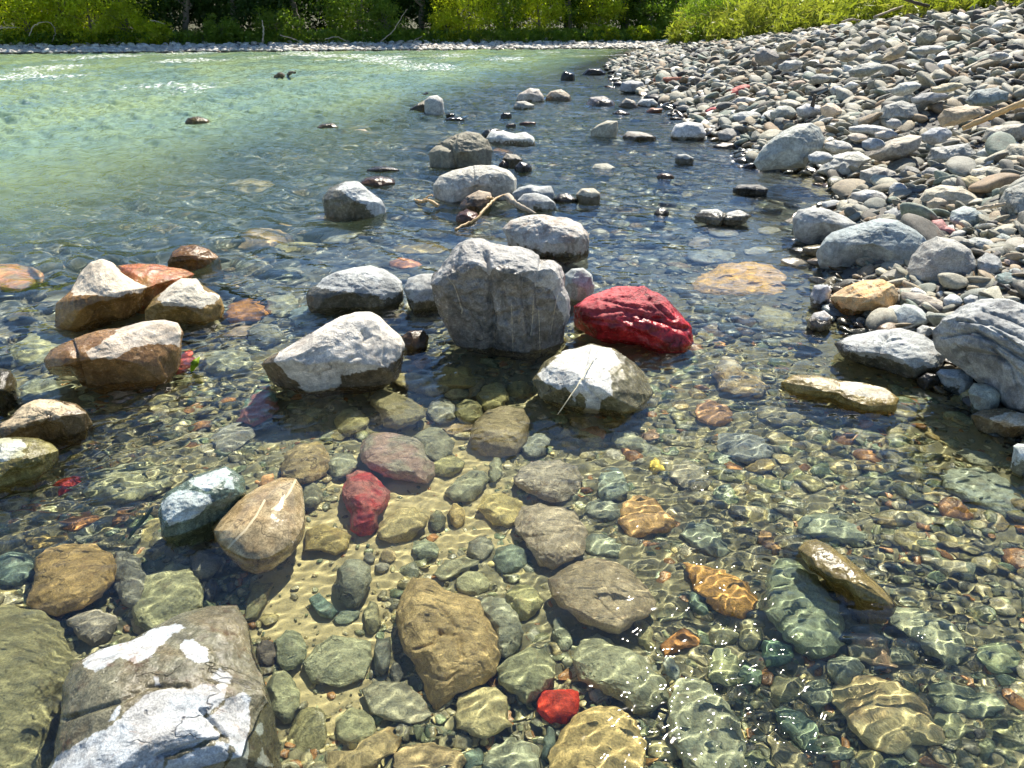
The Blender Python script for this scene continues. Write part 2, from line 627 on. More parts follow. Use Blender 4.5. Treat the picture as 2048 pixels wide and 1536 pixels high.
def water_height(x, y, r, sp):
    """ripples: short ones near, longer ones over the whole river; sp = grid spacing, waves finer than it are dropped"""
    z = np.zeros_like(x)
    rg = np.random.default_rng(5)
    P = np.stack([x, y, 0 * x], -1)
    calm_w = px_poly_world([(380, 1536), (430, 1120), (620, 930), (800, 800), (1080, 850), (1130, 1080), (1180, 1300), (1150, 1536)], 0)
    calm = np.clip(sdist(P[:, :2], calm_w) / .35 + .5, 0, 1)
    calm = np.maximum(calm, .6 * sstep(.9, .2, shore_x(y) - x))
    patch = .40 + 1.0 * sstep(-.45, .6, fbm(P * np.array([1.1, .8, 1]), 3, 77))
    near = patch * (1 - .5 * calm) * (1 - .5 * sstep(3.2, 6.0, r)) * (1 + .4 * sstep(-.4, -1.4, x) * sstep(2.4, 3.2, r))
    warp = .05 * fbm(P * 1.7, 2, 31)
    flow = math.radians(28)                     # the current runs down to the left
    for kx in range(46):
        lam = .026 * (.14 / .026) ** (kx / 45.0)
        th = flow + rg.normal(0, .62) + math.pi / 2
        kk = 2 * math.pi / lam
        fade = sstep(2.2, 4.0, lam / sp)
        amp = .0046 * lam
        z += amp * fade * near * np.sin(kk * ((x + warp) * math.cos(th) + (y + warp) * math.sin(th)) + rg.uniform(0, 6.28))
    riv = sstep(3.0, 7.0, r) * (1 - .55 * sstep(1.6, .2, shore_x(y) - x)) + .35 * sstep(-1.0, -2.4, x) * sstep(1.2, 2.4, y)
    riv = np.clip(riv, .03, 1.0) * (1 - .62 * sstep(5.0, 2.0, shore_x(y) - x) * sstep(3.0, 4.5, y)) * (1 + .5 * sstep(9, 18, r)) * (1 - .3 * sstep(.5, -1.0, x) * sstep(4, 6, y) * sstep(14, 9, y))
    for kx in range(34):
        lam = .19 * (2.2 / .19) ** (kx / 33.0)
        th = math.radians(62) + rg.normal(0, .55)
        kk = 2 * math.pi / lam
        fade = sstep(2.2, 4.0, lam / sp)
        amp = .0080 * lam ** .6 * (1 - .65 * float(sstep(.5, 1.2, lam)))
        z += amp * fade * riv * np.sin(kk * ((x + 2 * warp) * math.cos(th) + (y + 2 * warp) * math.sin(th)) + rg.uniform(0, 6.28))
    return z, calm


wx, wy, wr, wF = polar(1250, 1600, -56, 52, .5, 64, .95)
w_sp = np.maximum(wr * math.radians(108) / 1250, wr * math.log(64 / .5) / 1600)
keep = (wx < shore_x(wy) + 2.2) & (wy < far_shore(wx) + 3)
wz, calm = water_height(wx, wy, wr, w_sp)
wdep = depth_at(wx, wy)
murk = 1 - np.exp(-np.maximum(wdep - .40, 0) * 1.7)
murk = np.clip(murk + .16 * sstep(-.6, -2.6, wx) * sstep(3.5, 6.5, wy) + .06 * sstep(6, 14, wy) * sstep(.3, 2.0, shore_x(wy) - wx), 0, .93)
foam_glint = .60 * sstep(9, 20, wr) * sstep(1.5, 5, shore_x(wy) - wx) * (.5 + .5 * sstep(-.2, .5, fbm(np.stack([wx * .35, wy * .2, 0 * wx], -1), 3, 12)))  # broad flecks over the far river: sun sparkle painted as white spots
wp = np.stack([wx, wy], -1)
for (a, b, s, amt) in (((640, 122), (760, 118), 1.0, .6), ((440, 170), (600, 150), .45, .55), ((1150, 112), (1320, 108), 1.2, .6), ((690, 126), (840, 122), .9, .5), ((230, 262), (480, 243), .25, .5), ((520, 262), (690, 258), .25, .5), ((130, 450), (290, 436), .1, .5)):  # streaks of white water and painted sparkle
    foam_glint = np.maximum(foam_glint, amt * np.exp(-(ldist(wp, [on_plane(*a)[:2], on_plane(*b)[:2]]) / s) ** 2))
fk = keep[wF].all(1)
use = np.unique(wF[fk])
remap = np.full(len(wx), -1)
remap[use] = np.arange(len(use))
water = link_mesh('water', np.stack([wx, wy, wz], -1)[use], remap[wF[fk]], WATER,
                  attrs={'far': sstep(4, 11, wr)[use], 'murk': murk[use], 'foam_glint': foam_glint[use]})
# the river surface must face up
tag(water, 'clear rippled river water turning milky green further out', kind='structure')
water.cycles.is_caustics_caster = True
del wx, wy, wr, wF, wz

# ------------------------------------------------------------------ stones
CROP = {'A': (0, 0), 'B': (674, 0), 'C': (1348, 0), 'D': (0, 480), 'E': (500, 400), 'F': (1348, 400), 'G': (0, 1011), 'H': (400, 850), 'I': (900, 850),
        'J': (1348, 850), 'K': (674, 1011), 'L': (1348, 1011)}
KS = 700.0 / 2048.0


def to_px(crop, pts):
    if crop == 'P':
        return np.array(pts, float)
    o = CROP[crop]
    return np.array([(o[0] + x * KS, o[1] + y * KS) for x, y in pts], float)


def ell(cx, cy, rx, ry, ang=0, seed=0, n=14):
    rg = np.random.default_rng(seed + 999)
    a = np.linspace(0, 2 * math.pi, n, endpoint=False)
    q = 1 + .07 * rg.normal(size=n)
    e = rg.uniform(.78, 1.0)
    c, s = np.cos(a), np.sin(a)
    x = rx * q * np.sign(c) * np.abs(c) ** e
    y = ry * q * np.sign(s) * np.abs(s) ** e
    t = math.radians(ang)
    return [(cx + X * math.cos(t) - Y * math.sin(t), cy + X * math.sin(t) + Y * math.cos(t)) for X, Y in zip(x, y)]


def path_point(d, z, sub):
    """point at height z along a view ray; below the water the ray is bent as water bends it"""
    if sub and z < 0:
        P = EYE + d * (-CAM_H / d[2])
        r = refract(d)
        return P + r * (z / r[2]), r
    return EYE + d * ((z - CAM_H) / d[2]), d


def ground_point(d, sub):
    if sub:
        P = EYE + d * (-CAM_H / d[2])
        r = refract(d)
        z = -.17
        for _ in range(4):
            Q = P + r * (z / r[2])
            z = float(surf(Q[0], Q[1]))
            z = min(z, -.02)
        return P + r * (z / r[2])
    t = np.linspace(.8, 60, 3000)
    Q = EYE + d * t[:, None]
    h = Q[:, 2] - surf(Q[:, 0], Q[:, 1])
    k = np.argmax(h < 0) if (h < 0).any() else len(t) - 1
    return Q[k]


STONES = []


def stone(poly, name, color, top=None, flat=.6, sub=False, emb=.6, tint=None, rust=.25, wet=None, dry=None, vein=None, groove=None, rough=1.0, box=.86,
          facets=5, cuts=None, film=None, relief=.9, lev=None, seed=None, desc='', cat='stone', group=None, depth_scale=1.0, vein_w=3.0, vein_a=1.0, top_sub=None, lean=0.0):
    poly = np.asarray(poly, float)
    seed = len(STONES) * 7 + 3 if seed is None else seed
    rg = np.random.default_rng(seed)
    # resample outline by angle round its centre
    A = np.concatenate([poly, poly[:1]])
    seg = np.hypot(*np.diff(A, axis=0).T)
    s = np.concatenate([[0], np.cumsum(seg)])
    q = np.linspace(0, s[-1], 160, endpoint=False)
    dense = np.stack([np.interp(q, s, A[:, 0]), np.interp(q, s, A[:, 1])], -1)
    cen = .5 * (dense.min(0) + dense.max(0)) * .5 + dense.mean(0) * .5
    size_px = max(np.ptp(poly[:, 0]), np.ptp(poly[:, 1]))
    dc = ray(*cen)
    zc = -.08 if sub else (.03 if top is None else top * .4)
    onbank = group == BANK
    for it in range(6):
        if onbank and top is None:
            X = ground_point(dc, False)
            X = EYE + dc * ((zc - CAM_H) / dc[2]) if it else X
            v = dc
        else:
            X, v = path_point(dc, zc, sub)
        al = math.asin(min(.999, max(.02, -v[2])))
        hz = np.array([v[0], v[1], 0]) / math.hypot(v[0], v[1])
        r = np.array([hz[1], -hz[0], 0])
        be = math.atan(flat * flat / math.tan(al))
        t = hz * math.cos(be) + np.array([0, 0, math.sin(be)])
        nrm = np.cross(r, t)
        Q = []
        for p in dense:
            d = ray(*p)
            if sub:
                W = EYE + d * (-CAM_H / d[2])
                d2 = refract(d)
                Q.append(W + d2 * (((X - W) @ nrm) / (d2 @ nrm)))
            else:
                Q.append(EYE + d * (((X - EYE) @ nrm) / (d @ nrm)))
        Q = np.array(Q) - X
        u2 = np.stack([Q @ r, Q @ t], -1)
        T = .5 * np.ptp(u2[:, 1])
        H = T * math.sin(al + be)
        b = H / math.sqrt(math.sin(al) ** 2 + (flat * math.cos(al)) ** 2)
        c = flat * b
        if onbank and top is None:
            g = float(surf(X[0], X[1]))
            zc = g + (1 - 2 * .32) * c
        elif top is not None:
            zc = top - .93 * c
        else:
            g = min(float(surf(X[0], X[1])), -.03)
            zc = g + emb * c
            if sub:
                zc = min(zc, -.055 - .95 * c) if top_sub is None else top_sub - .97 * c
    D = depth_scale / math.sqrt((math.cos(al) / b) ** 2 + (math.sin(al) / c) ** 2)
    ang = np.arctan2(u2[:, 1], u2[:, 0])
    R = np.hypot(u2[:, 0], u2[:, 1])
    od = np.argsort(ang)
    ang, R = ang[od], R[od]
    ang = np.concatenate([ang - 2 * math.pi, ang, ang + 2 * math.pi])
    R = np.concatenate([R, R, R])
    if lev is None:
        lev = 5 if size_px > 105 else 4 if size_px > 40 else 3
    S, F = ico(lev)
    rnd = rg.normal(size=(3, 3))
    rnd = np.linalg.qr(rnd)[0]
    S = S @ rnd
    S = S / np.linalg.norm(S, axis=1, keepdims=True)
    if np.linalg.det(rnd) < 0:
        F = F[:, ::-1]
    # facets facing the viewer or away, in unit space, so the outline stays
    N = S.copy()
    for _ in range(facets):
        f = rg.normal(size=3)
        f[2] = (abs(f[2]) + .55) * (1 if rg.random() < .75 else -1)
        f /= np.linalg.norm(f)
        h = rg.uniform(.66, .9)
        e = N @ f - h
        N = N - f * (np.where(e > 0, e, 0) * .72)[:, None]
    if cuts is None and not sub and group == RIVER and size_px > 60:
        cuts = [((rg.normal(0, .3), -.8, .55), rg.uniform(.5, .66))]
    for f, h in (cuts or ()):
        f = np.array(f, float)
        f /= np.linalg.norm(f)
        e = N @ f - h
        N = N - f * (np.where(e > 0, e, 0) * .92)[:, None]
    rho = np.hypot(N[:, 0], N[:, 1])
    phi = np.arctan2(N[:, 1], N[:, 0])
    Rp = np.interp(phi, ang, R)
    rr = np.clip(rho, 0, 1.02) ** box
    zz = np.sign(N[:, 2]) * np.abs(N[:, 2]) ** (box * .5 + .5)
    V = (Rp * rr * np.cos(phi))[:, None] * r + (Rp * rr * np.sin(phi))[:, None] * t - (D * zz)[:, None] * v
    size = (abs(T) * np.ptp(u2[:, 0]) * .5 * D) ** (1 / 3.0)
    dirn = V / np.maximum(np.linalg.norm(V, axis=1, keepdims=True), 1e-6)
    off = rg.uniform(-50, 50, 3)
    amp = .10 * rough
    n1 = fbm(V / size * .95 + off, 3, seed)
    n2 = fbm(V / size * 3.1 + off, 4, seed + 50, ridge=True)
    n3 = fbm(V / size * 9 + off, 3, seed + 90) if lev > 4 else 0
    edge = .35 + .65 * np.abs(N[:, 2])
    V = V + dirn * (size * (amp * n1 * edge + .055 * rough * (n2 - .2) * edge + .018 * rough * n3))[:, None]
    P = V + X
    px = None
    if dry is not None or vein is not None or groove is not None:
        if sub:
            px = project(P)
        else:
            px = project(P)
    facing = (N[:, 2] > -.15)
    if groove is not None:
        for line, wpx, dep in groove:
            g = np.exp(-(ldist(px, line) / wpx) ** 2) * facing
            V = V - dirn * (g * dep)[:, None]
        P = V + X
    # reach the bed
    if not onbank:
        g = min(float(surf(X[0], X[1])), -.03)
        low = V[:, 2].min()
        want = g - zc - .015
        if low > want and low < 0:
            m = V[:, 2] < 0
            V[m, 2] *= want / low
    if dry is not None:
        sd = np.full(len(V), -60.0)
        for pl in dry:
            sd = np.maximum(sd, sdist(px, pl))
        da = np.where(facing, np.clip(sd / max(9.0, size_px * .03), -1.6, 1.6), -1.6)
    elif sub:
        da = np.full(len(V), 2.0 if wet is None else wet)
    elif onbank and wet is None:
        da = np.clip((P[:, 2] - .05) / .04, -2, 2)
    else:
        w0 = .075 if size_px > 110 else .05
        wl = w0 if wet is None else max(wet, w0) if wet >= 0 else wet
        da = np.clip((P[:, 2] - wl) / .035, -2.2, 2.2)
    va = np.zeros(len(V))
    if vein is not None:
        for ln in vein:
            va = np.maximum(va, np.exp(-(ldist(px, ln) / vein_w) ** 2))
        va *= facing * vein_a
    o = link_mesh(name, V, F, STONE, attrs={'dry': da, 'vein': va})
    o.location = X
    if sub:
        color = tuple(min(.85, c * 1.2) for c in color)
        tint = None if tint is None else tuple(min(.85, c * 1.2) for c in tint)
    if not sub:
        k = .90 if min(color) < .5 else .96
        color = tuple(c * k for c in color)
        tint = None if tint is None else tuple(c * k for c in tint)
    o.color = (*color, 1)
    o['tint'] = list(tint if tint is not None else [c * .8 for c in color])
    o['rust'] = float(rust)
    o['film'] = list(film if film is not None else ((.38, .34, .26)))
    o['relief'] = float(relief)
    o.cycles.is_caustics_receiver = bool(zc - c < .02)
    o['category'] = cat
    o['group'] = group
    STONES.append(dict(o=o, cen=cen, size=size_px, desc=desc, X=X, color=color, sub=sub))
    return o


BANK = 'stones on the gravel bank'
RIVER = 'stones standing out of the river'
UNDER = 'stones under the clear water'

# colours of dry stone
CR, PG, GR, BG, DK, BR = (.66, .60, .50), (.53, .53, .49), (.40, .41, .39), (.34, .39, .38), (.17, .165, .15), (.34, .22, .12)
# colours of stone under water (filmed with silt and algae)
OL, OG, TN, GY, TE, OR, PK, DG = (.31, .29, .165), (.25, .275, .19), (.44, .34, .17), (.31, .315, .26), (.17, .28, .20), (.52, .24, .055), (.37, .28, .22), (.16, .17, .145)


def big(crop, pts, color, desc, top, flat, **kw):
    for k in ('dry',):
        if k in kw:
            kw[k] = [to_px(crop, p) for p in kw[k]]
    if 'vein' in kw:
        kw['vein'] = [to_px(crop, p) for p in kw['vein']]
    if 'groove' in kw:
        kw['groove'] = [(to_px(crop, ln), w, d) for ln, w, d in kw['groove']]
    kw.setdefault('group', RIVER)
    if desc.startswith(('big brown creased', 'brown dome', 'ochre humped', 'dark mottled stone barely')):
        top = None
        kw.update(sub=True, wet=2.0, group=UNDER, top_sub=-.05)
        kw.pop('film', None)
        color = tuple(c * .8 for c in color)
    if ' awash ' in desc or 'just under ripples' in desc or 'skin of running water' in desc:
        top = None
        kw.update(sub=True, wet=2.0, group=UNDER, emb=.4, top_sub=-.04)
        color = tuple(c * 1.05 for c in color)
    kw.setdefault('cat', 'boulder' if kw.get('lev', 0) >= 6 else 'stone')
    nm = kw.pop('nm', 'boulder' if kw['cat'] == 'boulder' else 'stone')
    return stone(to_px(crop, pts), nm, color, top=top, flat=flat, desc=desc, **kw)


# --- the stones that stand out of the water, outlines taken from the photograph
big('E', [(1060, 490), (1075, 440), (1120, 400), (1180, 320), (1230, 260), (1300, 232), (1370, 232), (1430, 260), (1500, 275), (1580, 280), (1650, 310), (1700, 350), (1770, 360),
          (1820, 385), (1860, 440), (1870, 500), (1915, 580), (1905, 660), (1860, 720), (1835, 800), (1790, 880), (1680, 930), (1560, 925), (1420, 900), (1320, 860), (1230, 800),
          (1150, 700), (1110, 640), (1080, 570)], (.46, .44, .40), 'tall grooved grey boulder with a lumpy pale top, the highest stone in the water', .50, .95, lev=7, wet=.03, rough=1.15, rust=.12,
    tint=(.36, .36, .34), box=.8, facets=2, cuts=[((-.15, -.6, .82), .52), ((.5, -.45, .75), .62)], vein=[[(1150, 430), (1190, 520), (1235, 660)], [(1660, 560), (1650, 760)], [(1690, 640), (1700, 860)], [(1530, 600), (1540, 850)], [(1800, 560), (1760, 740)]], vein_w=1.8, vein_a=.62, film=(.62, .60, .57), dry=[[(1050, 500), (1110, 470), (1140, 420), (1180, 385), (1260, 370), (1340, 372), (1390, 425), (1430, 400), (1480, 385), (1560, 425), (1600, 440), (1660, 480), (1700, 500), (1760, 520), (1800, 600), (1850, 700), (1930, 700), (1930, 560), (1870, 400), (1700, 320), (1400, 190), (1200, 240)]],  # here dry marks the sunlit top; film paints the shaded front darker
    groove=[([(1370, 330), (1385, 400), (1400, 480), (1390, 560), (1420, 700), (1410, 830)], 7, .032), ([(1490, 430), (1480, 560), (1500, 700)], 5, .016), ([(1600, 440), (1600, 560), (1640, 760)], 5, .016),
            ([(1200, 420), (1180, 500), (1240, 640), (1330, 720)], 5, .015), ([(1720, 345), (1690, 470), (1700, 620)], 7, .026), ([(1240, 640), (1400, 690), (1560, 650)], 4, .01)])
big('E', [(70, 960), (110, 920), (170, 890), (260, 840), (340, 790), (440, 730), (540, 680), (620, 655), (700, 655), (760, 690), (820, 750), (880, 800), (900, 850), (885, 930), (850, 1000),
          (760, 1060), (650, 1110), (540, 1135), (420, 1140), (300, 1110), (180, 1050), (100, 1000)], (.64, .60, .52), 'cream boulder with a pitted face and a long sloping shoulder', .27, .7, film=(.30, .25, .18), lev=6,
    dry=[[(130, 940), (170, 890), (260, 835), (440, 720), (540, 660), (620, 640), (700, 640), (770, 680), (890, 790), (910, 850), (870, 930), (780, 975), (640, 1000), (540, 1010), (480, 1060), (340, 1065), (200, 1000)]],
    groove=[([(670, 770), (690, 800), (680, 830)], 5, .025), ([(590, 930), (640, 915)], 4, .014), ([(770, 720), (790, 850), (780, 960)], 3, .008)], rough=.75)
big('P', [(1150, 612), (1185, 590), (1230, 576), (1290, 574), (1330, 595), (1355, 625), (1380, 650), (1388, 682), (1372, 706), (1330, 712), (1270, 702), (1220, 692), (1180, 672), (1150, 645)],
    (.62, .085, .09), 'big wet red rock leaning on the tall grey boulder', .20, .6, film=(.95, .6, .6), lev=6, wet=.14, tint=(.34, .035, .045), rust=.0, rough=1.3,
    groove=[([(1185, 625), (1240, 618), (1320, 640), (1375, 660)], 6, .022), ([(1170, 640), (1240, 650), (1330, 690)], 5, .018), ([(1300, 600), (1350, 640)], 4, .012), ([(1200, 600), (1300, 618)], 4, .012)])
big('P', [(1065, 760), (1090, 725), (1130, 700), (1180, 683), (1225, 695), (1260, 720), (1290, 745), (1308, 790), (1290, 825), (1250, 850), (1200, 872), (1150, 868), (1105, 843), (1080, 800)],
    (.58, .58, .53), 'pale cracked stone with irregular white dry patches', .17, .6, film=(.40, .36, .22), lev=6, rough=.7,
    dry=[[(1075, 748), (1128, 700), (1180, 680), (1222, 695), (1242, 725), (1215, 742), (1228, 770), (1225, 792), (1205, 800), (1200, 825), (1192, 852), (1165, 838), (1172, 800), (1158, 780), (1150, 805), (1130, 775), (1118, 782), (1090, 766)]],
    groove=[([(1180, 690), (1165, 750), (1120, 820)], 3, .01), ([(1165, 765), (1200, 800), (1215, 850)], 3, .01)])
big('D', [(300, 470), (330, 370), (420, 290), (470, 190), (530, 130), (600, 112), (660, 135), (720, 200), (790, 240), (880, 270), (860, 310), (790, 380), (760, 450), (560, 500), (420, 520), (320, 515)],
    (.72, .62, .47), 'cream peaked stone with a dark wet foot, first of three cream stones', .25, .75, film=(.54, .36, .15), lev=6, rust=.3, rough=.6, facets=3,
    dry=[[(415, 300), (465, 190), (530, 120), (600, 100), (665, 130), (720, 195), (790, 235), (875, 268), (825, 312), (740, 310), (690, 330), (600, 325), (500, 320), (430, 320)]])
big('D', [(690, 150), (820, 140), (960, 145), (1060, 165), (1135, 200), (1085, 260), (960, 320), (860, 400), (780, 370), (700, 260)], (.62, .31, .17), 'flat red-brown wet rock wedged behind two cream stones', .19, .5, lev=5,
    wet=.4, rust=.3, tint=(.52, .36, .18), rough=.6, film=(.85, .72, .55))
big('D', [(850, 410), (900, 340), (990, 270), (1060, 225), (1150, 225), (1190, 265), (1280, 320), (1312, 380), (1295, 430), (1170, 500), (1060, 520), (900, 500), (840, 460)], (.68, .63, .50),
    'cream stone with a heart-shaped dry cap and brown wet base', .17, .62, film=(.50, .37, .16), lev=6, rust=.4, rough=.7,
    dry=[[(965, 380), (930, 340), (990, 265), (1060, 215), (1150, 215), (1185, 265), (1195, 300), (1240, 300), (1290, 325), (1270, 365), (1170, 395), (1100, 392), (1040, 388)]])
big('D', [(255, 700), (300, 640), (420, 580), (560, 530), (720, 510), (830, 480), (960, 468), (1040, 486), (1070, 540), (1055, 640), (1005, 750), (880, 820), (700, 870), (560, 850), (470, 800), (420, 750), (275, 755)],
    (.66, .58, .47), 'long cream and brown stone with a white upper face', .22, .62, film=(.50, .34, .17), lev=6, rust=.35, tint=(.60, .50, .38), rough=.6, facets=3,
    dry=[[(505, 655), (590, 605), (680, 530), (830, 470), (960, 458), (1045, 480), (1068, 540), (1045, 620), (960, 605), (900, 612), (780, 620), (730, 650), (680, 690), (600, 690), (540, 700)]],
    groove=[([(410, 590), (440, 680), (470, 800)], 5, .025)])
big('D', [(975, 135), (1010, 70), (1060, 35), (1140, 28), (1220, 55), (1290, 105), (1305, 150), (1180, 175), (1060, 170)], (.36, .23, .10), 'small brown wet dome behind the cream stones', .10, .6, wet=.4, rust=.3, film=(.8, .72, .55))
big('D', [(-120, 210), (-40, 150), (90, 135), (200, 150), (280, 185), (230, 260), (120, 310), (-40, 325), (-120, 290)], (.62, .30, .17), 'pinkish orange flat stone awash at the edge of the green water', .03, .4, wet=.3,
    tint=(.48, .33, .20))
big('D', [(-60, 800), (0, 752), (60, 760), (98, 830), (95, 930), (60, 1000), (-20, 1030), (-80, 950)], (.22, .20, .12), 'dark olive wet stone beside the speckled brown stone', .10, .6, wet=.4)
big('D', [(-60, 1110), (60, 1045), (130, 970), (230, 925), (330, 920), (440, 955), (522, 1012), (470, 1085), (300, 1130), (160, 1150), (0, 1165)], (.42, .33, .20), 'speckled brown hump with a cream crest', .12, .55,
    wet=.09, rust=.5, tint=(.52, .42, .27), lev=6)
big('D', [(-120, 1250), (-60, 1170), (80, 1152), (220, 1160), (310, 1195), (345, 1230), (280, 1300), (180, 1385), (60, 1440), (-100, 1480)], (.60, .62, .53), 'green-brown stone with a bright white patch', .10, .5, film=(.42, .36, .16),
    dry=[[(-120, 1170), (60, 1158), (135, 1185), (155, 1215), (120, 1235), (150, 1258), (60, 1290), (-110, 1310)]], tint=(.40, .40, .26), lev=6)
big('P', [(315, 1022), (330, 985), (385, 952), (450, 933), (488, 953), (494, 985), (468, 1012), (442, 1045), (400, 1072), (345, 1082), (322, 1062)], (.48, .55, .53),
    'blue-grey wet stone with three dry patches next to the teardrop stone', .11, .6, film=(.35, .40, .32), lev=6, tint=(.36, .44, .42),
    dry=[[(325, 1008), (345, 985), (372, 978), (400, 984), (420, 988), (425, 1000), (400, 1030), (365, 1042), (340, 1050), (325, 1035)], [(378, 962), (420, 945), (452, 936), (462, 945), (440, 968), (415, 985), (385, 972)], [(452, 952), (466, 955), (468, 978), (450, 975)]])
big('E', [(345, 520), (395, 495), (430, 458), (500, 423), (600, 398), (700, 384), (780, 403), (840, 440), (890, 480), (897, 540), (860, 600), (790, 620), (700, 640), (560, 635), (440, 635), (350, 612), (325, 560)],
    (.47, .49, .47), 'oval blue-grey stone ringed by a dark wet skirt', .17, .5, lev=6, rough=.8,
    dry=[[(390, 505), (425, 450), (500, 412), (600, 388), (700, 374), (785, 395), (845, 432), (895, 475), (895, 520), (850, 545), (790, 565), (700, 550), (640, 540), (500, 535), (430, 520)]])
big('E', [(895, 520), (930, 460), (1000, 433), (1090, 425), (1150, 500), (1150, 640), (1040, 685), (970, 670), (930, 600)], (.42, .43, .40), 'rough grey stone tucked against the tall boulder on its left', .16, .8, wet=.03, rough=1.5)
big('E', [(1840, 440), (1880, 403), (1950, 397), (2000, 440), (2015, 500), (1965, 560), (1900, 585), (1850, 540)], (.46, .49, .46), 'rounded grey-green stone half hidden behind the tall boulder', .17, .8, wet=.03)
big('E', [(885, 800), (930, 768), (1020, 763), (1047, 800), (1035, 860), (960, 895), (895, 885)], (.36, .25, .12), 'boxy brown wet stone between two boulders', .06, .8, wet=.3, box=.7)
big('E', [(1475, 170), (1520, 120), (1600, 93), (1720, 82), (1860, 98), (1930, 138), (1978, 200), (1985, 270), (1930, 320), (1840, 350), (1720, 325), (1600, 285), (1510, 230)], (.56, .53, .46),
    'speckled pale boulder with a rusty stripe and a cracked surface', .24, .62, lev=6, wet=.04, tint=(.36, .31, .26), rust=.55, rough=1.2)
big('B', [(540, 890), (590, 840), (650, 812), (700, 787), (760, 772), (830, 782), (882, 820), (908, 880), (892, 940), (800, 965), (700, 970), (600, 980), (550, 955)], (.27, .25, .18), 'two-lobed dark olive boulder', .33, .65,
    lev=6, wet=.06, rust=.3, groove=[([(590, 840), (660, 870), (690, 950)], 5, .05), ([(700, 790), (650, 870)], 3, .025)])
big('B', [(868, 812), (888, 768), (960, 762), (1040, 782), (1100, 772), (1148, 800), (1168, 832), (1130, 860), (1000, 862), (920, 845)], (.54, .56, .52), 'flat pale slab with a saddle in its back', .15, .4, wet=.03,
    groove=[([(1040, 775), (1035, 850)], 4, .02)])
big('B', [(562, 1085), (600, 1030), (680, 998), (800, 967), (920, 965), (1010, 998), (1052, 1050), (1048, 1095), (990, 1125), (900, 1145), (800, 1150), (690, 1180), (600, 1165)], (.55, .53, .45),
    'long pale loaf-shaped boulder with a crack across its middle', .27, .6, lev=6, wet=.05, rough=.75, groove=[([(795, 975), (805, 1050), (790, 1130)], 2.5, .012)])
big('B', [(512, 640), (512, 590), (540, 563), (585, 558), (620, 580), (628, 630), (600, 655), (540, 658)], (.54, .54, .49), 'small pale round stone capping a dark one far out', .30, .8, wet=.08, rust=.1)
big('B', [(395, 655), (450, 620), (510, 588), (545, 600), (550, 650), (480, 668)], (.30, .28, .20), 'dark olive wedge leaning on a pale round stone far out', .17, .5, wet=.14)
big('B', [(1040, 580), (1070, 545), (1130, 515), (1180, 520), (1212, 565), (1205, 602), (1120, 605)], (.58, .52, .44), 'cream and rust stone of the distant midstream pair', .24, .6, wet=.08, rust=.6)
big('B', [(1212, 575), (1250, 535), (1310, 520), (1350, 545), (1385, 585), (1300, 600), (1230, 592)], (.42, .35, .26), 'brown stone of the distant midstream pair', .20, .5, wet=.08, rust=.4)
big('B', [(1028, 625), (1050, 595), (1100, 590), (1158, 615), (1140, 640), (1060, 645)], (.40, .39, .33), 'flat grey stone in front of the distant midstream pair', .13, .5, wet=.05)
big('B', [(1460, 785), (1520, 735), (1580, 705), (1640, 708), (1652, 760), (1620, 800), (1500, 805)], (.42, .40, .30), 'smooth olive-grey stone rising in blue water', .20, .6, wet=.05, rough=.6)
big('P', [(1340, 270), (1350, 250), (1375, 242), (1405, 247), (1413, 268), (1400, 283), (1360, 286)], (.68, .67, .63), 'white rounded stone at the water line', .22, .6, wet=.03, rough=.7)
big('B', [(1670, 800), (1700, 768), (1780, 770), (1870, 800), (1860, 830), (1760, 830), (1690, 828)], (.35, .32, .27), 'dark flat stone next to the white rounded one', .10, .4, wet=.06)
big('P', [(643, 398), (660, 374), (690, 361), (717, 363), (742, 384), (770, 405), (768, 424), (730, 434), (680, 436), (652, 420)], (.55, .57, .54), 'white-topped dark boulder in midstream', .25, .7, lev=6, tint=(.40, .42, .40),
    dry=[[(675, 378), (690, 360), (717, 362), (742, 383), (772, 405), (762, 418), (735, 412), (712, 400), (695, 390)]], rough=.8)
big('B', [(1395, 1140), (1430, 1103), (1500, 1100), (1540, 1130), (1542, 1185), (1480, 1200), (1420, 1180)], (.50, .46, .34), 'small cream egg-shaped stone in blue water', .11, .7, wet=.06, rough=.5)
big('B', [(1050, 1175), (1090, 1135), (1160, 1128), (1230, 1150), (1280, 1190), (1270, 1230), (1160, 1238), (1080, 1220)], (.45, .47, .45), 'grey stone by the driftwood sticks, in front', .13, .6, wet=.03)
big('B', [(1005, 1140), (1070, 1095), (1130, 1080), (1190, 1090), (1250, 1085), (1272, 1130), (1230, 1165), (1080, 1165)], (.43, .46, .45), 'flat grey stone by the driftwood sticks, behind', .12, .5, wet=.03)
big('B', [(1490, 985), (1510, 960), (1580, 955), (1630, 980), (1620, 1005), (1540, 1012)], (.50, .49, .38), 'pale flat stone barely above blue water', .04, .4, wet=-.1)
big('B', [(690, 1225), (760, 1150), (830, 1113), (900, 1128), (915, 1190), (885, 1250), (780, 1262)], (.42, .33, .23), 'brown cone-shaped stone under the forked driftwood', .13, .6, wet=.09, rust=.4)
big('B', [(690, 1290), (710, 1240), (760, 1222), (820, 1245), (835, 1290), (780, 1315), (710, 1315)], (.40, .22, .15), 'reddish flat stone under a yellow stick', .05, .4, wet=.3)
big('B', [(1265, 1165), (1300, 1132), (1350, 1130), (1412, 1170), (1390, 1192), (1300, 1190)], (.16, .15, .13), 'small black wet stone beside the cream egg', .06, .5, wet=.3)
big('B', [(1850, 1250), (1880, 1215), (1920, 1215), (1945, 1245), (1920, 1270), (1870, 1270)], (.22, .21, .18), 'tiny dark stone alone in blue water', .05, .5, wet=.03)
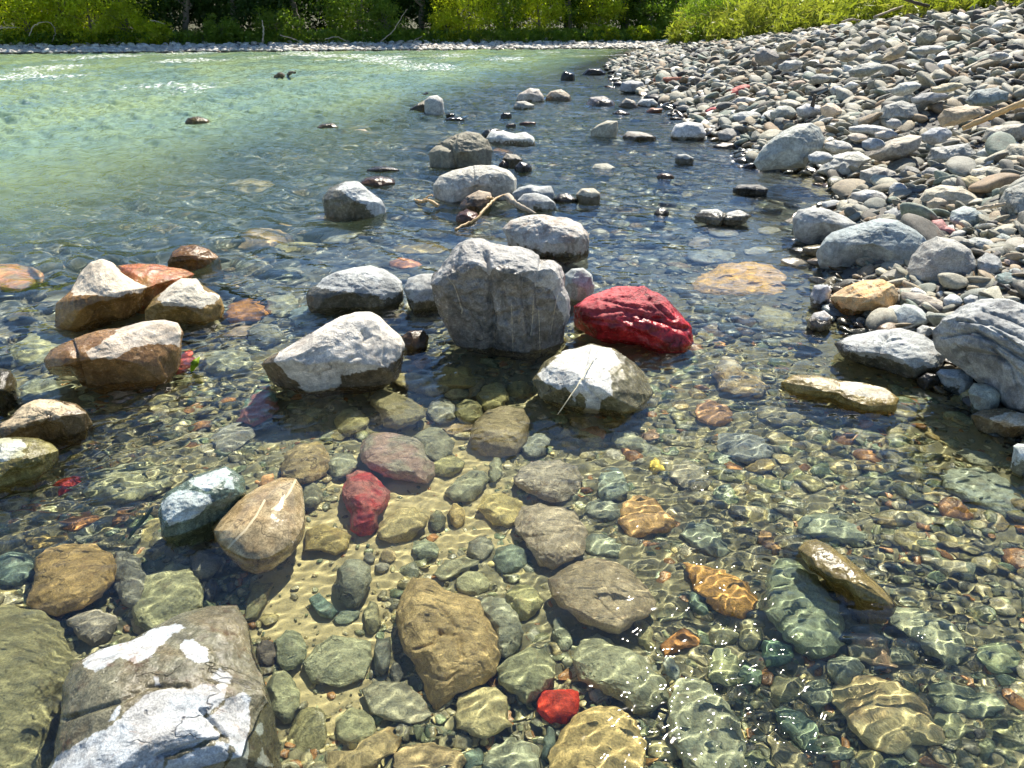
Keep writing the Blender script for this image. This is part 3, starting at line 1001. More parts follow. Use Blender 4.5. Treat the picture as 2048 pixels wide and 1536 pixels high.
big('B', [(1870, 1030), (1900, 1010), (1960, 1018), (1985, 1035), (1950, 1052), (1890, 1050)], (.34, .25, .18), 'tiny brown stone alone in blue water', .05, .5, wet=.2)
big('B', [(1968, 940), (1985, 905), (2040, 900), (2090, 925), (2080, 955), (2000, 958)], (.40, .41, .38), 'small grey knob standing in blue water', .09, .6, wet=.05)
big('B', [(962, 930), (990, 897), (1050, 905), (1090, 935), (1060, 962), (990, 960)], (.34, .31, .25), 'brown oval stone in the little cluster behind the loaf boulder', .12, .5, wet=.08)
big('B', [(1035, 980), (1070, 945), (1120, 955), (1148, 985), (1110, 1005), (1050, 1003)], (.15, .14, .13), 'black stone in the little cluster behind the loaf boulder', .09, .5, wet=.3)
big('B', [(940, 970), (970, 935), (1010, 940), (1030, 970), (990, 990)], (.20, .15, .12), 'dark red-brown stone in the little cluster behind the loaf boulder', .06, .6, wet=.3)
big('B', [(910, 880), (940, 865), (1010, 875), (1030, 892), (970, 900)], (.52, .27, .13), 'orange flat stone awash near the two-lobed boulder', .03, .35, wet=.3)
big('B', [(825, 800), (870, 758), (930, 752), (990, 765), (900, 775), (860, 810)], (.20, .20, .18), 'dark stone against the far side of the saddle slab', .10, .5, wet=.3)
big('B', [(430, 860), (480, 835), (560, 815), (640, 795), (690, 800), (620, 845), (520, 868)], (.20, .19, .16), 'dark flat rock awash behind the two-lobed boulder', .06, .35, wet=.3)
big('B', [(20, 760), (70, 738), (160, 735), (250, 760), (295, 785), (200, 795), (60, 785)], (.26, .22, .15), 'brown flat rock awash in midstream ripples', .04, .35, wet=.3)
big('B', [(120, 1080), (170, 1040), (250, 1028), (330, 1045), (345, 1075), (270, 1110), (180, 1110)], (.30, .20, .11), 'brown wet rock just behind the white-topped boulder', .07, .4, wet=.3)
big('B', [(160, 995), (220, 972), (320, 975), (380, 998), (300, 1012), (200, 1010)], (.20, .18, .14), 'dark low rock behind the brown wet rock', .05, .35, wet=.3)
big('B', [(635, 672), (660, 660), (690, 668), (680, 682)], DK, 'tiny black stone before the far pale round one', .06, .5, wet=.3)
big('B', [(620, 705), (660, 685), (720, 685), (750, 702), (690, 712)], DK, 'low black stone before the far pale round one', .06, .4, wet=.3)
big('B', [(950, 680), (975, 658), (1015, 660), (1025, 678), (990, 686)], DK, 'black stone before the flat grey one', .08, .5, wet=.3)
big('B', [(480, 556), (530, 538), (590, 545), (600, 558), (530, 564)], (.20, .19, .15), 'dark low stone behind the far pale round one', .06, .4, wet=.3)
big('B', [(980, 745), (1000, 722), (1040, 722), (1050, 742), (1010, 750)], (.22, .2, .17), 'small dark stone behind the saddle slab', .06, .5, wet=.3)
big('B', [(1065, 722), (1110, 708), (1165, 715), (1175, 730), (1100, 732)], (.34, .20, .13), 'small rusty stone behind the saddle slab', .05, .4, wet=.3)
big('B', [(1300, 458), (1330, 415), (1385, 430), (1395, 450), (1360, 462)], (.14, .135, .13), 'jagged black rock off the point of the bank', .22, .6, wet=.25)
big('B', [(1425, 440), (1470, 402), (1540, 400), (1575, 430), (1540, 455), (1460, 452)], (.16, .15, .14), 'black wet rocks at the point of the bank', .17, .5, wet=.2)
big('B', [(1440, 640), (1480, 570), (1560, 562), (1620, 590), (1640, 640), (1580, 668), (1500, 672)], (.36, .33, .30), 'dark grey stone off the bank in blue water', .14, .5, wet=.11)
big('B', [(1640, 625), (1690, 575), (1740, 590), (1770, 630), (1720, 655)], (.42, .38, .31), 'brown stone off the bank in blue water', .14, .6, wet=.08)
big('B', [(1755, 605), (1780, 580), (1850, 578), (1878, 605), (1830, 622)], (.52, .53, .50), 'pale stone off the bank in blue water', .13, .5, wet=.04)
big('B', [(1650, 530), (1665, 480), (1730, 472), (1790, 480), (1812, 530), (1750, 558), (1690, 552)], (.42, .43, .42), 'big grey angular stone near the point of the bank', .26, .7, wet=.05, group=BANK)
big('B', [(1610, 665), (1650, 640), (1710, 660), (1720, 685), (1640, 688)], (.20, .18, .16), 'dark flat stone off the bank in blue water', .06, .4, wet=.3)
big('B', [(1800, 655), (1840, 630), (1905, 635), (1900, 660), (1830, 668)], (.42, .24, .16), 'rust flat stone off the bank in blue water', .07, .4, wet=.05)
big('A', [(1075, 725), (1100, 690), (1160, 680), (1220, 700), (1240, 728), (1160, 738)], (.42, .36, .16), 'mossy olive tip of a rock far out in the green current', .09, .5, wet=.3)
big('A', [(1840, 755), (1880, 725), (1950, 718), (1985, 745), (1930, 765)], (.36, .31, .18), 'low olive rock far out in the current', .05, .4, wet=.3)
big('P', [(1585, 437), (1597, 420), (1625, 414), (1650, 417), (1690, 432), (1714, 448), (1712, 458), (1680, 466), (1620, 464), (1590, 452)], (.45, .46, .43), 'rounded grey boulder with a black wet foot at the pool edge', .25, .6, lev=5, wet=.07,
    rust=.1)
big('F', [(845, 250), (930, 190), (1060, 148), (1200, 110), (1300, 122), (1400, 168), (1465, 215), (1490, 265), (1440, 330), (1350, 365), (1250, 340), (1100, 315), (960, 305), (870, 285)], (.36, .41, .40),
    'whale-backed blue-grey boulder sloping into the water', .33, .5, lev=6, wet=.05, tint=(.28, .33, .33), rust=.0)
big('F', [(1010, 365), (1040, 310), (1120, 283), (1210, 270), (1257, 300), (1257, 348), (1200, 385), (1100, 405), (1030, 398)], (.62, .50, .30), 'smooth cream egg-shaped stone before the whale-backed boulder', .14, .7, wet=.05, rough=.6, rust=.2)
big('F', [(910, 562), (1000, 510), (1100, 473), (1220, 463), (1290, 498), (1317, 560), (1285, 640), (1180, 690), (1080, 680), (970, 630)], (.74, .43, .17), 'orange-cream boulder with a hollow in its top', .20, .65, lev=6, wet=.04,
    tint=(.68, .50, .28), rust=.3, rough=.7, groove=[([(1150, 510), (1190, 495), (1250, 495)], 5, .018)])
big('F', [(798, 560), (820, 500), (900, 497), (925, 530), (905, 600), (850, 630), (805, 615)], (.46, .48, .50), 'small blocky blue-grey stone left of the orange boulder', .12, .9, wet=.02, box=.65)
big('F', [(95, 500), (150, 430), (260, 380), (420, 358), (570, 378), (680, 430), (732, 500), (700, 565), (560, 595), (400, 605), (220, 585), (120, 545)], (.66, .42, .15), 'broad ochre and pink stone awash with a flat top', .035, .4, film=(.75, .70, .6), relief=.25, lev=6,
    wet=.3, tint=(.58, .42, .30), rust=.2)
big('F', [(460, 690), (520, 620), (620, 640), (740, 690), (775, 745), (720, 810), (620, 825), (520, 785)], (.36, .34, .22), 'olive-grey stone just under ripples left of the bank', .0, .45, wet=.4)
big('F', [(940, 835), (1040, 790), (1180, 763), (1330, 750), (1450, 788), (1550, 850), (1595, 905), (1555, 985), (1430, 1020), (1280, 1000), (1100, 940), (980, 890)], (.45, .47, .45), 'flat pale grey boulder split by a diagonal joint', .15, .45,
    lev=6, wet=.04, groove=[([(1260, 770), (1220, 830), (1190, 900)], 4, .02), ([(1220, 830), (1400, 800)], 3, .01)], rough=.9)
big('F', [(630, 1065), (700, 1023), (850, 1028), (980, 1058), (1120, 1073), (1240, 1103), (1315, 1160), (1305, 1210), (1180, 1230), (1040, 1200), (880, 1150), (700, 1115)], (.62, .58, .46), 'long stone, olive at one end and dry cream at the other', .06, .45, film=(.55, .45, .2),
    lev=6, tint=(.5, .44, .3), dry=[[(965, 1068), (1060, 1055), (1230, 1095), (1290, 1145), (1200, 1160), (1100, 1150), (1020, 1135), (975, 1110)]])
big('F', [(1740, 1255), (1820, 1223), (1940, 1218), (2100, 1260), (2110, 1340), (1950, 1360), (1820, 1330)], (.62, .55, .42), 'cream stone with a brown wet end below the huge dark boulder', .09, .5, dry=[[(1830, 1275), (1960, 1240), (2120, 1250), (2120, 1330), (1950, 1325)]], tint=(.5, .36, .2))
big('F', [(1985, 1440), (2010, 1425), (2090, 1430), (2110, 1500), (2060, 1560), (1995, 1530)], (.50, .54, .50), 'pale green-grey stone at the very edge of the shallows', .10, .8, wet=.06)
big('F', [(220, 1015), (280, 912), (360, 925), (405, 1000), (500, 1040), (555, 1090), (505, 1145), (380, 1145), (270, 1105)], (.44, .33, .17), 'ochre and white banded stone awash in ripples', .01, .45, wet=.4, rust=.6, tint=(.55, .50, .40))
big('F', [(118, 95), (160, 58), (250, 53), (300, 75), (380, 57), (452, 90), (420, 125), (340, 165), (240, 155), (150, 125)], (.50, .50, .46), 'low stone with two pale humps in blue water', .09, .5, wet=.045, groove=[([(300, 70), (290, 140)], 3, .03)])
big('C', [(340, 1105), (380, 1080), (500, 1080), (552, 1105), (540, 1130), (400, 1128)], (.18, .18, .17), 'black flat bar-shaped stone in blue water', .07, .4, wet=.05)
big('C', [(130, 890), (0, 935), (20, 905), (60, 900), (105, 935), (60, 950)][1:], (.32, .31, .29), 'small dark stone behind the bar-shaped one', .05, .5, wet=.05)
big('F', [(780, 705), (820, 660), (880, 645), (918, 680), (920, 735), (860, 770), (800, 755)], (.52, .50, .46), 'small stone, white one side and brown the other', .08, .7, wet=.03, rust=.6)
big('F', [(1320, 1150), (1360, 1085), (1480, 1070), (1620, 1090), (1740, 1160), (1760, 1220), (1600, 1245), (1420, 1230)], (.30, .31, .22), 'flat olive stone under a skin of running water by the bank', .01, .4, wet=.4)
big('F', [(1535, 1010), (1560, 990), (1680, 990), (1740, 1020), (1755, 1070), (1700, 1100), (1600, 1060)], (.38, .43, .45), 'wet blue-grey stone at the foot of the huge dark boulder', .10, .5, wet=.06)
big('F', [(1720, 1120), (1750, 1065), (1830, 1070), (1915, 1130), (1905, 1190), (1830, 1230), (1750, 1205)], (.40, .43, .36), 'boxy green-grey stone at the foot of the huge dark boulder', .13, .8, wet=.06, box=.7)
big('F', [(1425, 1040), (1480, 1010), (1545, 1020), (1560, 1060), (1480, 1075)], DK, 'black wet stone below the flat split boulder', .06, .6, wet=.2)
big('F', [(882, 395), (940, 375), (1030, 385), (1045, 410), (960, 425)], (.34, .31, .27), 'small wet flat stone beside the cream egg stone', .04, .4, wet=.3)
big('F', [(1150, 430), (1210, 375), (1270, 368), (1300, 400), (1290, 440), (1200, 450)], (.56, .33, .22), 'small pinkish rust stone under the round grey boulder', .10, .7, wet=.05)
big('H', [(75, 620), (120, 550), (220, 440), (330, 370), (470, 308), (560, 312), (598, 370), (612, 480), (624, 600), (604, 700), (525, 805), (430, 888), (340, 912), (240, 868), (150, 775), (88, 685)], (.56, .49, .35),
    'smooth tan teardrop stone crossed by a white vein', .075, .55, film=(.85, .80, .68), relief=.15, lev=6, wet=.4, rough=.22, facets=0, cuts=[], box=.92, rust=.1, tint=(.54, .44, .29), vein=[[(562, 320), (520, 400), (470, 460), (420, 495)], [(378, 440), (330, 530), (270, 610), (200, 680), (130, 758)]], vein_w=2.6)
big('E', [(1280, 1395), (1310, 1300), (1390, 1228), (1500, 1202), (1600, 1228), (1640, 1300), (1622, 1405), (1560, 1490), (1460, 1515), (1360, 1500), (1300, 1455)], (.44, .37, .24), 'brown dome almost breaking the surface before the tall boulder', .014, .5, film=(.62, .58, .45), relief=.4, lev=6, wet=.4,
    rough=.6)
big('E', [(698, 1150), (760, 1118), (850, 1123), (950, 1168), (1022, 1220), (1032, 1265), (960, 1310), (860, 1340), (780, 1320), (755, 1245), (708, 1195)], (.32, .29, .17), 'dark mottled stone barely covered by water between two boulders', .012, .45, lev=5, wet=.4)
big('I', [(575, 905), (650, 848), (740, 798), (860, 778), (980, 808), (1090, 868), (1160, 948), (1204, 1030), (1154, 1115), (1060, 1168), (1000, 1212), (900, 1190), (760, 1138), (650, 1065), (588, 985)], (.46, .38, .26),
    'big brown creased stone almost breaking the surface in the shallows', .012, .4, film=(.66, .62, .50), relief=.5, lev=6, wet=.4, rough=.8, rust=.3, groove=[([(850, 1040), (900, 1110), (1000, 1200)], 4, .007), ([(860, 850), (900, 960), (960, 1060), (1010, 1160)], 3, .005)])
big('J', [(725, 725), (768, 680), (833, 668), (900, 698), (1000, 768), (1120, 868), (1220, 958), (1304, 1060), (1284, 1105), (1170, 1136), (1080, 1095), (980, 985), (880, 895), (768, 805)], (.42, .36, .19),
    'log-shaped brown stone, wet and glinting at its upper end', .05, .55, film=(.60, .56, .42), relief=.5, lev=6, wet=.4, rust=.4, rough=.6, lean=0)
big('G', [(155, 565), (205, 440), (205, 310), (280, 255), (420, 225), (560, 225), (655, 290), (685, 350), (665, 450), (605, 525), (480, 595), (330, 640), (210, 615)], (.52, .36, .15), 'ochre humped stone barely covered by running water', .012, .5, film=(.75, .66, .45), relief=.5, lev=6,
    wet=.4, rust=.4, rough=.8)
big('G', [(330, 1500), (365, 1250), (375, 1050), (425, 930), (560, 855), (760, 795), (900, 715), (1060, 635), (1230, 585), (1385, 585), (1445, 680), (1485, 850), (1535, 1000), (1585, 1200), (1645, 1400), (1690, 1620), (1200, 1760), (600, 1760), (200, 1720)],
    (.47, .51, .53), 'big brown slab with bluish white dry patches', .085, .4, film=(.42, .36, .22), lev=7, rough=.55, box=.74, tint=(.44, .44, .42), rust=.55, facets=3,
    dry=[[(485, 922), (560, 855), (760, 795), (900, 735), (1020, 695), (1085, 718), (1010, 752), (940, 812), (880, 882), (790, 918), (700, 882), (640, 932), (555, 968)], [(1062, 840), (1088, 788), (1132, 788), (1222, 858), (1228, 912), (1160, 932), (1090, 892)],
         [(200, 1600), (280, 1510), (560, 1340), (700, 1250), (760, 1180), (850, 1100), (1000, 1058), (1130, 1073), (1220, 1038), (1330, 1048), (1330, 1100), (1280, 1180), (1190, 1230), (1250, 1290), (1290, 1350), (1180, 1390), (950, 1470), (920, 1620)],
         [(1300, 1170), (1345, 1120), (1425, 1080), (1457, 1130), (1457, 1240), (1442, 1330), (1452, 1450), (1440, 1600), (1320, 1560), (1375, 1440), (1340, 1350), (1230, 1240)], [(1222, 1010), (1290, 968), (1352, 998), (1342, 1042), (1260, 1032)],
         [(960, 1600), (990, 1500), (1200, 1410), (1330, 1400), (1350, 1440), (1290, 1560), (1200, 1620)], [(638, 1262), (690, 1158), (707, 1180), (672, 1252)], [(898, 998), (932, 998), (942, 1042), (903, 1052)], [(1503, 1290), (1540, 1278), (1552, 1340), (1520, 1362)],
         [(1478, 1560), (1540, 1438), (1602, 1545)]],
    groove=[([(920, 1470), (1180, 1390), (1310, 1370), (1340, 1440)], 5, .012), ([(1180, 1200), (1330, 1370)], 5, .012), ([(380, 1250), (700, 1150), (860, 1060), (1100, 1060)], 5, .01)])
big('F', [(1520, 775), (1580, 700), (1680, 628), (1800, 588), (1950, 592), (2120, 640), (2320, 790), (2330, 1140), (2100, 1175), (2000, 1140), (1850, 1030), (1720, 965), (1600, 895), (1528, 840)], (.40, .41, .39),
    'huge dark ribbed boulder cut by the frame beside the shallows', .42, .6, lev=6, wet=.06, rust=.05, rough=1.5, tint=(.22, .23, .23), cuts=[((-.5, -.6, .7), .5)],
    groove=[([(1560, 800), (1750, 760), (1880, 830), (2060, 940)], 3.5, .03), ([(1650, 700), (1850, 720), (2060, 820)], 3, .02), ([(1700, 880), (1900, 920), (2060, 1040)], 4, .03), ([(1800, 640), (1980, 700), (2060, 740)], 3, .015), ([(1620, 760), (1800, 800), (1950, 900)], 2.5, .012), ([(1640, 850), (1800, 1000), (1900, 1080)], 3, .02), ([(1750, 690), (1900, 770), (2050, 880)], 2.5, .012), ([(1850, 860), (1960, 960), (2060, 1120)], 3, .02)])

# --- stones lying under the water
U = [
 ('D', [(1305, 430), (1350, 368), (1440, 348), (1530, 373), (1565, 420), (1500, 468), (1400, 478), (1328, 462)], OR, 'bright orange stone under the ripples behind the cream boulder', .5),
 ('D', [(320, 1470), (350, 1408), (440, 1368), (472, 1393), (452, 1442), (380, 1478)], (.52, .055, .04), 'small vivid red stone under water left of the blue-grey wet stone', .6),
 ('D', [(475, 1485), (540, 1400), (500, 1368), (620, 1318), (800, 1292), (960, 1318), (1012, 1360), (1002, 1422), (930, 1475), (760, 1535), (600, 1548), (508, 1525)], (.36, .36, .22), 'large flat olive stone under water by the small vivid red stone', .4),
 ('D', [(1385, 1055), (1430, 950), (1500, 878), (1562, 848), (1622, 900), (1628, 972), (1580, 1045), (1480, 1095)], (.20, .34, .27), 'two-tone stone, teal above and wine red below', .5, dict(tint=(.36, .16, .16))),
 ('D', ell(1545, 560, 103, 72), GY, 'round pale grey stone under ripples near the orange one', .5),
 ('D', ell(1330, 722, 150, 85), (.32, .33, .24), 'wide grey-olive stone under the wake of the cream boulder', .45),
 ('D', [(998, 765), (1050, 690), (1110, 652), (1165, 690), (1122, 745), (1040, 788)], (.40, .07, .05), 'dark red wet stone touching the long cream stone', .6),
 ('D', ell(1400, 535, 95, 45, -10), (.42, .33, .24), 'pinkish flat stone under ripples near the orange one', .4),
 ('D', ell(1820, 445, 140, 62), (.25, .32, .33), 'blue-grey oval under ripples beside the skirted oval stone', .4),
 ('D', ell(1360, 1160, 130, 72, -20), (.28, .28, .24), 'dark grey streaky slab under running water', .35),
 ('D', ell(250, 640, 200, 88, -10), (.38, .38, .22), 'broad pale olive slab under water behind the long cream stone', .3),
 ('D', [(80, 955), (120, 870), (220, 808), (340, 803), (432, 850), (458, 908), (330, 940), (180, 975)], (.30, .32, .23), 'olive slab under water in front of the long cream stone', .4),
 ('D', ell(950, 950, 100, 60, -15), OL, 'olive stone under water at the foot of the long cream stone', .5),
 ('D', ell(720, 890, 70, 32, -15), PK, 'small brownish stone under water at the foot of the long cream stone', .5),
 ('H', [(470, 250), (500, 170), (570, 120), (680, 93), (732, 130), (768, 210), (742, 292), (650, 338), (540, 328), (480, 298)], (.46, .36, .19), 'mottled tan stone under water behind the teardrop stone', .55),
 ('E', [(815, 1040), (870, 1008), (960, 1013), (1080, 1038), (1172, 1080), (1165, 1125), (1060, 1150), (940, 1115), (850, 1078)], (.38, .33, .18), 'long olive-tan stone under water before the tall boulder', .4),
 ('E', [(1045, 1085), (1080, 1000), (1150, 968), (1280, 983), (1375, 1045), (1335, 1105), (1200, 1120)], (.36, .31, .12), 'broad golden olive stone in the shade of the tall boulder', .4),
 ('E', [(1330, 1150), (1370, 1083), (1440, 1068), (1500, 1093), (1518, 1170), (1472, 1225), (1390, 1245), (1342, 1212)], (.36, .34, .16), 'round yellowish olive stone left of the pale cracked stone', .6),
 ('E', ell(1570, 1115, 68, 60), (.31, .31, .15), 'round olive stone touching the pale cracked stone', .6),
 ('E', ell(1330, 1110, 45, 65, 40), (.24, .22, .13), 'small dark olive stone among the round yellowish ones', .6),
 ('E', ell(1210, 1140, 70, 32, 5), (.42, .38, .20), 'small cream-olive flat stone under the golden one', .5),
 ('E', ell(1120, 1240, 85, 75, 20), GY, 'blue-grey stone under water right of the dark mottled stone', .5),
 ('E', ell(1280, 1240, 80, 75), (.33, .32, .17), 'olive stone under water behind the brown dome', .6),
 ('E', [(1125, 1345), (1180, 1310), (1300, 1300), (1330, 1345), (1240, 1380), (1150, 1375)], (.50, .38, .22), 'flat cream-tan stone left of the brown dome', .4),
 ('E', ell(1675, 1440, 88, 62, -28), (.34, .36, .30), 'smooth grey oval at the right foot of the brown dome', .6),
 ('E', ell(590, 1300, 100, 75, -10), (.42, .39, .20), 'pale olive stone under water before the cream boulder', .5),
 ('E', [(940, 960), (980, 910), (1040, 900), (1060, 950), (1010, 1000)], (.42, .28, .20), 'pinkish brown stone under water beside the boxy brown one', .5),
 ('H', [(940, 150), (958, 88), (1010, 52), (1120, 46), (1250, 76), (1304, 110), (1316, 180), (1364, 220), (1374, 292), (1334, 350), (1200, 325), (1080, 305), (1000, 265), (945, 212)], (.38, .27, .23), 'large wine-tinted grey stone under water', .5, dict(tint=(.36, .33, .26))),
 ('H', [(1245, 65), (1340, 12), (1400, 18), (1494, 100), (1484, 165), (1400, 220), (1308, 185)], (.31, .31, .22), 'grey-olive stone right of the wine-tinted one', .5),
 ('J', [(725, 592), (758, 540), (850, 503), (960, 528), (1062, 590), (1114, 642), (1092, 694), (960, 695), (820, 664), (748, 642)], (.34, .38, .28), 'pale green-grey oval just behind the log-shaped stone', .4),
 ('L', [(555, 330), (660, 298), (762, 350), (862, 450), (944, 580), (990, 680), (964, 834), (870, 895), (738, 855), (618, 745), (508, 605), (498, 500)], (.26, .31, .21), 'big dark green oval stone between the ochre and the log-shaped stones', .35),
 ('L', [(1225, 645), (1300, 602), (1400, 582), (1520, 632), (1632, 702), (1704, 782), (1724, 862), (1644, 945), (1560, 925), (1440, 815), (1298, 715)], (.38, .40, .27), 'long pale olive stone at the lower end of the log-shaped one', .45),
 ('J', [(1555, 300), (1640, 252), (1800, 252), (1950, 316), (2070, 400), (2070, 545), (1900, 525), (1700, 435), (1585, 373)], (.34, .38, .31), 'broad green-grey slab under water by the right edge', .35),
 ('J', [(1650, 160), (1700, 140), (1820, 160), (1960, 220), (1970, 260), (1850, 255), (1720, 215)], (.36, .37, .27), 'narrow olive stone under water by the right edge', .4),
 ('I', [(1370, 820), (1440, 808), (1550, 836), (1670, 886), (1764, 940), (1798, 1020), (1784, 1104), (1712, 1142), (1610, 1115), (1518, 1055), (1436, 968)], (.58, .32, .09), 'vivid ochre orange stone under water', .5, dict(rust=.3)),
 ('I', [(380, 560), (420, 478), (520, 456), (640, 462), (742, 488), (784, 560), (804, 640), (774, 755), (700, 796), (610, 846), (518, 816), (466, 734), (416, 652), (382, 622)], (.48, .41, .31), 'large pinkish beige stone under caustic light', .5),
 ('I', [(365, 330), (420, 248), (520, 212), (650, 212), (742, 248), (784, 310), (744, 402), (660, 455), (560, 455), (478, 412)], (.38, .34, .27), 'rugged mottled grey-brown stone under water', .6, dict(rough=1.6)),
 ('H', [(1428, 402), (1480, 338), (1580, 272), (1660, 266), (1694, 310), (1642, 392), (1580, 450), (1480, 444)], (.34, .35, .24), 'smooth green-grey bean-shaped stone on the sand', .5),
 ('I', [(150, 482), (200, 408), (300, 396), (424, 450), (434, 562), (340, 606), (238, 574)], (.50, .42, .19), 'yellowish tan stone left of the pinkish beige one', .5),
 ('K', [(345, 620), (388, 508), (440, 416), (540, 426), (642, 498), (762, 528), (834, 560), (864, 650), (934, 730), (950, 872), (914, 985), (800, 1066), (700, 1106), (600, 1182), (546, 1156), (506, 1042), (446, 912), (386, 852), (355, 722)], (.45, .34, .17),
  'large creased tan stone in the middle of the shallows', .45, dict(lev=6, rough=1.0, groove=[([(455, 900), (560, 850), (600, 780)], 4, .014), ([(590, 780), (720, 800), (735, 940)], 4, .012), ([(560, 580), (640, 660), (700, 760)], 4, .01), ([(530, 1060), (640, 1090), (720, 1030)], 4, .01)])),
 ('K', [(815, 560), (900, 532), (984, 558), (1054, 640), (1090, 742), (1064, 824), (980, 895), (936, 862), (930, 730), (860, 650)], (.30, .31, .23), 'smooth grey stone pressed against the large creased tan one', .55),
 ('K', [(925, 950), (1000, 886), (1110, 836), (1224, 836), (1284, 920), (1274, 1004), (1204, 1106), (1110, 1166), (1006, 1095), (936, 1014)], (.30, .31, .19), 'dark olive-grey stone just left of the bright red stone', .6),
 ('K', [(1375, 900), (1428, 796), (1520, 741), (1622, 788), (1744, 858), (1854, 950), (1924, 1030), (1934, 1114), (1842, 1206), (1738, 1210), (1618, 1125), (1518, 1075), (1416, 1024)], (.35, .36, .24), 'large grey-green stone right of the bright red stone', .5, dict(lev=6)),
 ('K', [(1170, 1150), (1212, 1078), (1290, 1072), (1340, 1082), (1402, 1082), (1420, 1140), (1404, 1224), (1340, 1275), (1248, 1270), (1176, 1212)], (.66, .05, .018), 'bright red stone under water near the bottom', .75, dict(rough=1.2, facets=2, rust=0.02, tint=(.40, .05, .025))),
 ('K', [(1235, 1480), (1288, 1368), (1338, 1288), (1408, 1218), (1500, 1176), (1602, 1171), (1694, 1206), (1754, 1290), (1804, 1400), (1816, 1500), (1770, 1605), (1500, 1655), (1246, 1605)], (.55, .42, .19), 'large yellow-tan dome below the bright red stone', .55, dict(lev=6, rough=.6)),
 ('L', [(-45, 1130), (18, 1026), (110, 996), (212, 1046), (314, 1170), (384, 1290), (436, 1420), (424, 1565), (200, 1588), (60, 1505), (-32, 1352)], (.34, .36, .25), 'large smooth grey-green stone at the bottom edge', .45, dict(lev=6)),
 ('K', [(685, 1230), (718, 1116), (820, 1066), (930, 1061), (994, 1130), (1004, 1240), (1034, 1302), (960, 1336), (870, 1396), (776, 1346), (696, 1294)], (.44, .39, .21), 'lumpy yellowish stone under the large creased tan one', .5),
 ('K', [(145, 1080), (228, 1026), (400, 1036), (494, 1110), (544, 1200), (554, 1250), (430, 1286), (298, 1256), (198, 1206)], (.35, .34, .24), 'wide grey stone left of the lumpy yellowish one', .4),
 ('K', [(845, 1520), (898, 1428), (1000, 1371), (1092, 1366), (1174, 1428), (1196, 1540), (1100, 1625), (898, 1625)], (.32, .34, .24), 'grey-green dome at the bottom edge left of the yellow-tan dome', .6),
 ('K', ell(110, 1310, 122, 112), (.34, .34, .20), 'round olive stone near the right side of the white-patched slab', .55),
 ('K', [(-60, 1450), (100, 1428), (200, 1346), (300, 1296), (386, 1360), (334, 1444), (200, 1545), (-60, 1565)], (.44, .35, .18), 'tan wedge-shaped stone at the bottom edge', .4),
 ('K', ell(530, 1490, 210, 108), (.36, .28, .15), 'brown flat stone at the bottom edge under the wide grey one', .45),
 ('K', [(212, 850), (232, 782), (312, 766), (318, 830), (304, 962), (260, 1000), (220, 964)], (.15, .16, .13), 'small black brick-shaped stone on the sand', .7, dict(box=.7)),
 ('K', ell(345, 980, 36, 62, -5), (.17, .17, .14), 'small dark stone right of the black brick-shaped one', .6),
 ('H', [(595, 1400), (678, 1288), (780, 1231), (900, 1241), (1000, 1268), (1006, 1372), (964, 1486), (820, 1536), (656, 1506)], (.33, .34, .22), 'broad grey-olive slab with mottling, on the sand', .4),
 ('H', [(780, 952), (808, 838), (860, 786), (932, 781), (994, 830), (1005, 912), (964, 1002), (922, 1066), (870, 1076), (806, 1022)], (.28, .29, .22), 'dark grey egg-shaped stone standing on the sand', .75),
 ('H', [(835, 370), (858, 298), (920, 261), (1002, 271), (1054, 330), (1110, 400), (1094, 472), (1044, 532), (1044, 602), (1004, 645), (940, 661), (886, 624), (876, 500), (841, 430)], (.46, .07, .07), 'dark red elongated stone on the sand', .7, dict(tint=(.38, .16, .14), rough=1.2, rust=0.05)),
 ('H', [(1035, 620), (1068, 558), (1170, 486), (1252, 476), (1340, 540), (1324, 592), (1222, 675), (1140, 701), (1046, 672)], (.46, .39, .20), 'olive-tan stone just right of the dark red one', .55),
 ('H', [(605, 740), (618, 618), (700, 576), (800, 596), (884, 650), (864, 722), (800, 766), (700, 734)], (.36, .29, .12), 'dark golden stone at the right of the teardrop stone', .45),
 ('H', [(636, 1020), (700, 986), (762, 1040), (804, 1090), (772, 1135), (698, 1114)], (.19, .27, .22), 'small teal stone half buried in sand', .5),
 ('H', ell(860, 1125, 80, 42, -20), (.21, .25, .18), 'small dark green stone beside the teal one', .5),
 ('H', ell(1005, 1130, 50, 95), (.28, .27, .16), 'narrow olive stone left of the large creased tan one', .5),
 ('H', [(1365, 872), (1440, 796), (1560, 771), (1634, 788), (1634, 832), (1500, 885), (1398, 916)], (.31, .31, .20), 'long grey-olive stone above the large creased tan one', .5),
 ('H', ell(1600, 930, 100, 68), (.36, .36, .22), 'mottled olive stone right above the smooth grey one', .5),
 ('H', ell(1890, 1035, 105, 105), (.36, .35, .18), 'round olive stone left of the big brown creased one', .6),
 ('H', ell(1645, 730, 80, 70, 10), (.25, .25, .19), 'dark grey pebble left of the pinkish beige stone', .6),
 ('H', ell(1820, 790, 100, 90, 15), (.21, .26, .20), 'dark green-grey stone under the pinkish beige one', .5),
 ('H', ell(1390, 560, 48, 62, 0), (.30, .31, .20), 'small grey egg on the sand', .6),
 ('H', ell(1505, 530, 48, 70, -8), (.46, .36, .16), 'small tan egg on the sand', .6),
 ('H', ell(1320, 730, 80, 60, 20), (.27, .30, .21), 'small green-grey stone on the sand', .5),
 ('H', ell(1100, 770, 45, 45), (.32, .26, .15), 'small brown pebble on the sand', .6),
 ('H', ell(990, 780, 35, 40, 30), (.22, .22, .18), 'tiny dark pebble on the sand', .6),
 ('H', ell(1065, 835, 42, 30), (.38, .36, .28), 'tiny pale pebble on the sand', .6),
 ('H', ell(1360, 660, 34, 20, -15), (.52, .26, .10), 'tiny orange chip on the sand', .5),
